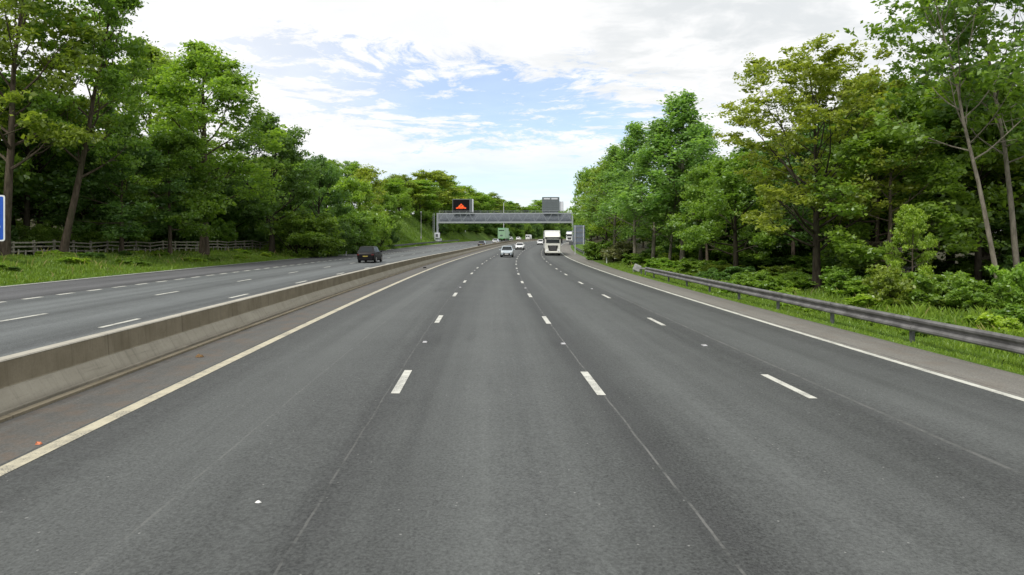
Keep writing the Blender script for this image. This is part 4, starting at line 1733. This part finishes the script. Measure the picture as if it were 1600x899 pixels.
# --- the far left bank and the woods round the bend
LF = "green tree in the wooded bank on the left beyond the gantry"
for i in range(92):
    y = 168 + 420 * ((i + TR.random()) / 92)
    d = TR.uniform(11, 16) if i % 2 else TR.uniform(17, 34)
    place(TR.choice(["round_a", "round_a", "wispy", "lime", "round_b"]), LF, LEFT_EDGE - d, y, TR.uniform(8.5, 12) * (1.0 if y < 260 else 1.15), TR.choice([LIME, LIME, OLIVE, MID, MID]),  # lighter greens mixed in here, haze put into the leaf colour
          group="trees on the far left bank", width=TR.uniform(8, 12))
for i in range(16):
    place("round_a", LF, TR.uniform(-72, -46), 470 + 10 * i + TR.uniform(-4, 4), TR.uniform(12, 15), TR.choice([MID, DEEP, OLIVE]), group="trees on the far left bank", width=TR.uniform(11, 14))
LH = "bushy growth along the top of the left grass bank beyond the gantry"
for i in range(84):
    y = 190 + 400 * ((i + TR.random()) / 84)
    place("bush_big", LH, LEFT_EDGE - (TR.uniform(3.6, 7) if i % 2 else TR.uniform(7.5, 11)), y, TR.uniform(3, 5.2) * (1 if y < 320 else 1.7), TR.choice([MID, DEEP, DEEP, MID]), group="bushes on the far left bank", width=TR.uniform(5, 8))
LM = "tree in the wood behind the bushes left of the grassy slope"
for i in range(34):
    y = 96 + 52 * ((i + TR.random()) / 34)
    d = TR.uniform(12, 30) + max(0, y - 150) * .25
    place(TR.choice(["round_a", "round_b", "oak"]), LM, LEFT_EDGE - d, y, TR.uniform(8.5, 11.5), TR.choice([MID, LIME, OLIVE, LIME]), group="trees behind the bushes left of the slope", width=TR.uniform(7, 10))

# --- right
by_px("sycamore", "spreading sycamore with many dark limbs and an olive crown behind the crash barrier", 1276, 32, 62, 290, YOLIVE, rz=.6)
by_px("sparse_ash", "tall thinly leaved ash with bare grey trunk leaning left", 1566, 24.5, -130, 330, MID, rz=0)
by_px("sparse_ash2", "tall thinly leaved ash with upright grey trunk at the right edge", 1592, 26.5, -150, 300, BLUE, rz=0)
by_px("birch", "tallest birch with feathery crown and thin pale trunk", 1066, 56, 140, 165, BIRCH)
by_px("birch2", "birch just left of the tallest birch with several thin stems beside it", 1020, 59, 186, 140, BIRCH)
by_px("birch", "second shorter birch in the middle of the birch clump", 992, 66, 188, 120, BIRCH)
by_px("birch2", "leafy birch at the left end of the birch clump", 960, 74, 226, 115, BIRCH)
by_px("birch", "slender birch behind the tallest birch", 1095, 61, 190, 130, BIRCH)
by_px("birch2", "shortest birch at the front of the birch clump", 1045, 57, 262, 110, BIRCH)
by_px("round_b", "brownish green tree overhanging the road next to the gantry", 948, 84, 244, 84, OLIVE)
by_px("round_a", "leafy tree bending over the verge above the road sign back", 924, 118, 258, 64, LIME)
by_px("oak", "olive green tree between the birches and the spreading sycamore", 1150, 43, 236, 150, MID)
by_px("maple", "dark leafy tree right of the birch trunks", 1105, 50, 250, 120, MID)
by_px("maple", "low layered maple right of the sycamore trunk", 1390, 29.5, 190, 230, MID)
by_px("round_b", "dark tree behind the layered maple", 1440, 36, 118, 240, MID)
by_px("maple", "bright young maple with lime leaves in front of the dark hollow", 1425, 25.5, 318, 70, FRESH)
by_px("wispy", "loose tree behind the two bare ash trunks", 1540, 33, 110, 250, OLIVE)
by_px("round_a", "dense dark tree at the right edge behind the ash trunks", 1600, 33, 190, 240, DEEP)
by_px("maple", "leafy tree right of the sycamore's upper crown", 1370, 35, 120, 190, MID)
RW = "dark tree standing deep in the wood on the right"
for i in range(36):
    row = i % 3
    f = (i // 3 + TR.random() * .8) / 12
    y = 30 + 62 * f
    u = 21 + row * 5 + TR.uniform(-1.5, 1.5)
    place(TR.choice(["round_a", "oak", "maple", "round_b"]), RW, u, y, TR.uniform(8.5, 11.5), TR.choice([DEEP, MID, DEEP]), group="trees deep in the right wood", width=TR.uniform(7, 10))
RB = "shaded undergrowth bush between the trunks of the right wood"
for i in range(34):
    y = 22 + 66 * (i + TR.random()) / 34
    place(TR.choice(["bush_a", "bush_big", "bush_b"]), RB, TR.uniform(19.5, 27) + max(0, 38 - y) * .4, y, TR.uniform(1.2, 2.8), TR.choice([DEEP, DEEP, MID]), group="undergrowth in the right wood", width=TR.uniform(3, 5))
RF = "tree lining the right side of the road beyond the road sign back"
for i in range(26):
    y = 92 + 200 * (i + TR.random()) / 26
    place(TR.choice(["round_a", "round_b", "oak"]), RF, TR.uniform(15, 27), y, TR.uniform(9, 13), TR.choice([MID, OLIVE, LIME]), group="trees on the far right verge", width=TR.uniform(7, 9))

# named bushes along the right verge
for px, y, top, w, colr, lab, key in (
        (1470, 23.5, 420, 95, MID, "leafy bush with pale tips right of the young maple", "bush_a"),
        (1405, 24.5, 412, 90, OLIVE, "rounded bush beneath the bright young maple", "bush_b"),
        (1545, 22.0, 432, 95, MID, "tall leafy bush round the foot of the leaning ash", "bush_a"),
        (1600, 21.5, 405, 80, LIME, "bright bush at the right edge of the verge", "bush_a"),
        (1195, 31.5, 422, 80, MID, "bush left of the sycamore trunk", "bush_b"),
        (1335, 29, 415, 90, MID, "low bush right of the sycamore trunk", "bush_b"),
        (1235, 33, 428, 70, LIME, "pale flowering bush against the sycamore trunk", "bush_a"),
        (1135, 40, 414, 80, DEEP, "dark bush under the tree right of the birches", "bush_b"),
        (1085, 49, 405, 60, MID, "bush at the foot of the tallest birch", "bush_a"),
        (1040, 54, 402, 55, LIME, "light green bush behind the crash barrier end", "bush_b"),
        (1000, 64, 394, 50, MID, "bush at the foot of the shorter birches", "bush_a"),
        (965, 72, 376, 52, (0.20, 0.23, 0.12), "pale blossoming bush left of the birches", "bush_b"),
        (935, 82, 374, 44, MID, "bush on the verge near the marker post", "bush_a")):
    by_px(key, lab, px, y, top, w, colr)
HB = "low hedge plant along the back of the right grass verge"
for i in range(14):
    y = 18 + 48 * (i + TR.random()) / 14
    place(TR.choice(["bush_a", "bush_b"]), HB, 15.2 + TR.uniform(-.6, 1.4), y, TR.uniform(.6, 1.35), TR.choice([MID, LIME, FRESH, OLIVE, LIME]), group="plants along the back of the right verge", width=TR.uniform(1.8, 3.0))
WL = "small tuft of tall weeds growing in the left grass verge"
for i in range(40):
    y = 36 + 56 * TR.random()
    d = TR.uniform(2.5, 10)
    if -26.35 - d < fence_u(y) + .5:
        d = TR.uniform(2.5, 5)
    place("weed", WL, LEFT_EDGE - d, y, TR.uniform(.3, .6), TR.choice([MID, LIME, FRESH, DEEP]), group="weeds in the left verge", width=TR.uniform(.9, 1.8))
WR = "small tuft of tall weeds growing beside the crash barrier"
for i in range(40):
    y = 13 + 45 * TR.random() ** 1.3
    place("weed", WR, TR.uniform(10.4, 14), y, TR.uniform(.3, .75), TR.choice([MID, LIME, FRESH]), group="weeds beside the crash barrier", width=TR.uniform(.7, 1.4))

for k_, rec in TEMPL.items():
    if not rec[3]:
        for ch in list(rec[0].children):
            bpy.data.objects.remove(ch)
        bpy.data.objects.remove(rec[0])


# ------------------------------------------------------------------ grass
def grass(name, label, n, usamp, ysamp, hmin, hmax, width, colour, seed, hmul=None):
    g = np.random.default_rng(seed)
    y = ysamp(g, n)
    u = usamp(g, n, y)
    clump = .5 + .5 * np.sin(u * 1.9 + 1.7 * np.sin(y * .8)) * np.sin(y * 1.35 + 1.1 * np.sin(u * 1.2))
    h = (hmin + (hmax - hmin) * g.random(n) ** 1.5) * (.45 + .9 * clump)
    if hmul is not None:
        h = h * hmul(u, y)
    X = xb(y) + u
    Z = ground(u, y) + .01
    a = g.random(n) * 6.283
    w = width * (.6 + .8 * g.random(n))
    lx, ly = np.cos(a) * w / 2, np.sin(a) * w / 2
    bend = h * (.15 + .55 * g.random(n))
    b = g.random(n) * 6.283
    bx, by = np.cos(b) * bend, np.sin(b) * bend
    p0 = np.stack([X - lx, y - ly, Z], -1)
    p1 = np.stack([X + lx, y + ly, Z], -1)
    p2 = np.stack([X + lx * .7 + bx * .35, y + ly * .7 + by * .35, Z + h * .6], -1)
    p3 = np.stack([X + bx, y + by, Z + h], -1)
    V = np.stack([p0, p1, p2, p3], 1).reshape(-1, 3)
    me = bpy.data.meshes.new(name)
    me.vertices.add(len(V))
    me.vertices.foreach_set('co', V.astype(np.float32).ravel())
    me.loops.add(len(V))
    me.loops.foreach_set('vertex_index', np.arange(len(V), dtype=np.int32))
    me.polygons.add(n)
    me.polygons.foreach_set('loop_start', np.arange(0, len(V), 4, dtype=np.int32))
    t_ = np.clip(.5 + .35 * (clump - .5) + g.normal(0, .22, n), 0, 1)
    at_ = me.attributes.new("tint", 'FLOAT', 'POINT')
    at_.data.foreach_set('value', np.repeat(t_, 4).astype(np.float32))
    me.materials.append(M_GRASS)
    me.update(calc_edges=True)
    o = bpy.data.objects.new(name, me)
    o.color = (*colour, 1)
    COL.objects.link(o)
    tag(o, label, "grass", kind='stuff')


GRASS = (0.150, 0.250, 0.028)
grass("verge_grass", "bright green grass on the right verge behind the crash barrier", 90000,
      lambda g, n, y: outer(y) + .02 + (7.0) * g.random(n) ** 1.2, lambda g, n: 11 + 60 * g.random(n) ** 1.7, .06, .34, .022, GRASS, 1, lambda u, y: .35 + .65 * sm((u - outer(y) - .6) / 2.0))
grass("verge_grass", "bright green grass on the left verge below the timber fence", 110000,
      lambda g, n, y: LEFT_EDGE - .05 - (11.5) * g.random(n), lambda g, n: 30 + 70 * g.random(n) ** 1.3, .06, .28, .04, GRASS, 2)
grass("bank_grass", "rough green grass on the far left bank", 50000,
      lambda g, n, y: LEFT_EDGE - .1 - (14) * g.random(n), lambda g, n: 98 + 130 * g.random(n), .15, .55, .12, (0.13, 0.225, 0.028), 3)


grass("dry_stems", "dry straw coloured stems standing in the right verge grass", 700,
      lambda g, n, y: outer(y) + 1.4 + (5.5) * g.random(n), lambda g, n: 11 + 55 * g.random(n) ** 1.4, .15, .55, .011, (0.26, 0.26, 0.10), 4)
grass("dry_stems", "dry straw coloured stems standing in the left verge grass", 900,
      lambda g, n, y: LEFT_EDGE - .6 - (10.5) * g.random(n), lambda g, n: 30 + 65 * g.random(n), .2, .65, .022, (0.26, 0.26, 0.10), 5)


# ------------------------------------------------------------------ litter
def litter(px, y, name, label, mat, s, seed):
    rr = random.Random(seed)
    u = at(px, y)
    p = Vector((float(xb(y)) + u, y, float(road_h(u, y)) + .004))
    m = MB()
    n = 7
    ringb = [(s * math.cos(6.283 * i / n) * rr.uniform(.6, 1.1), s * .7 * math.sin(6.283 * i / n) * rr.uniform(.6, 1.1), 0) for i in range(n)]
    ringt = [(x * .6, y_ * .6, s * rr.uniform(.15, .5)) for x, y_, _ in ringb]
    m.loft([ringb, ringt], M=Matrix.Translation(p))
    tag(m.build(name, mat), label, "litter")


M_ORANGE = simple("orange_packaging", (0.50, 0.15, 0.06), 0.5, var=0.45, scale=30)
M_PAPER = simple("white_scrap", (0.66, 0.66, 0.64), 0.6, var=0.1, scale=30)
M_LEAFLIT = simple("dead_leaves", (0.16, 0.10, 0.05), 0.9, 0.1, var=0.5, scale=18)
litter(60, 2646 / (706 - 373.), "crumpled_wrapper", "small orange scrap lying beside the left edge line", M_ORANGE, .06, 1)
litter(403, 2646 / (794 - 373.), "paper_scrap", "tiny white scrap lying on the tarmac of the left lane", M_PAPER, .035, 2)
litter(312, 2646 / (565 - 373.), "leaf_heap", "small heap of dead brown leaves beside the concrete barrier", M_LEAFLIT, .13, 3)
litter(664, 2646 / (421 - 373.), "dark_scrap", "dark scrap lying in the central strip further along the barrier", M_BLACK, .22, 4)
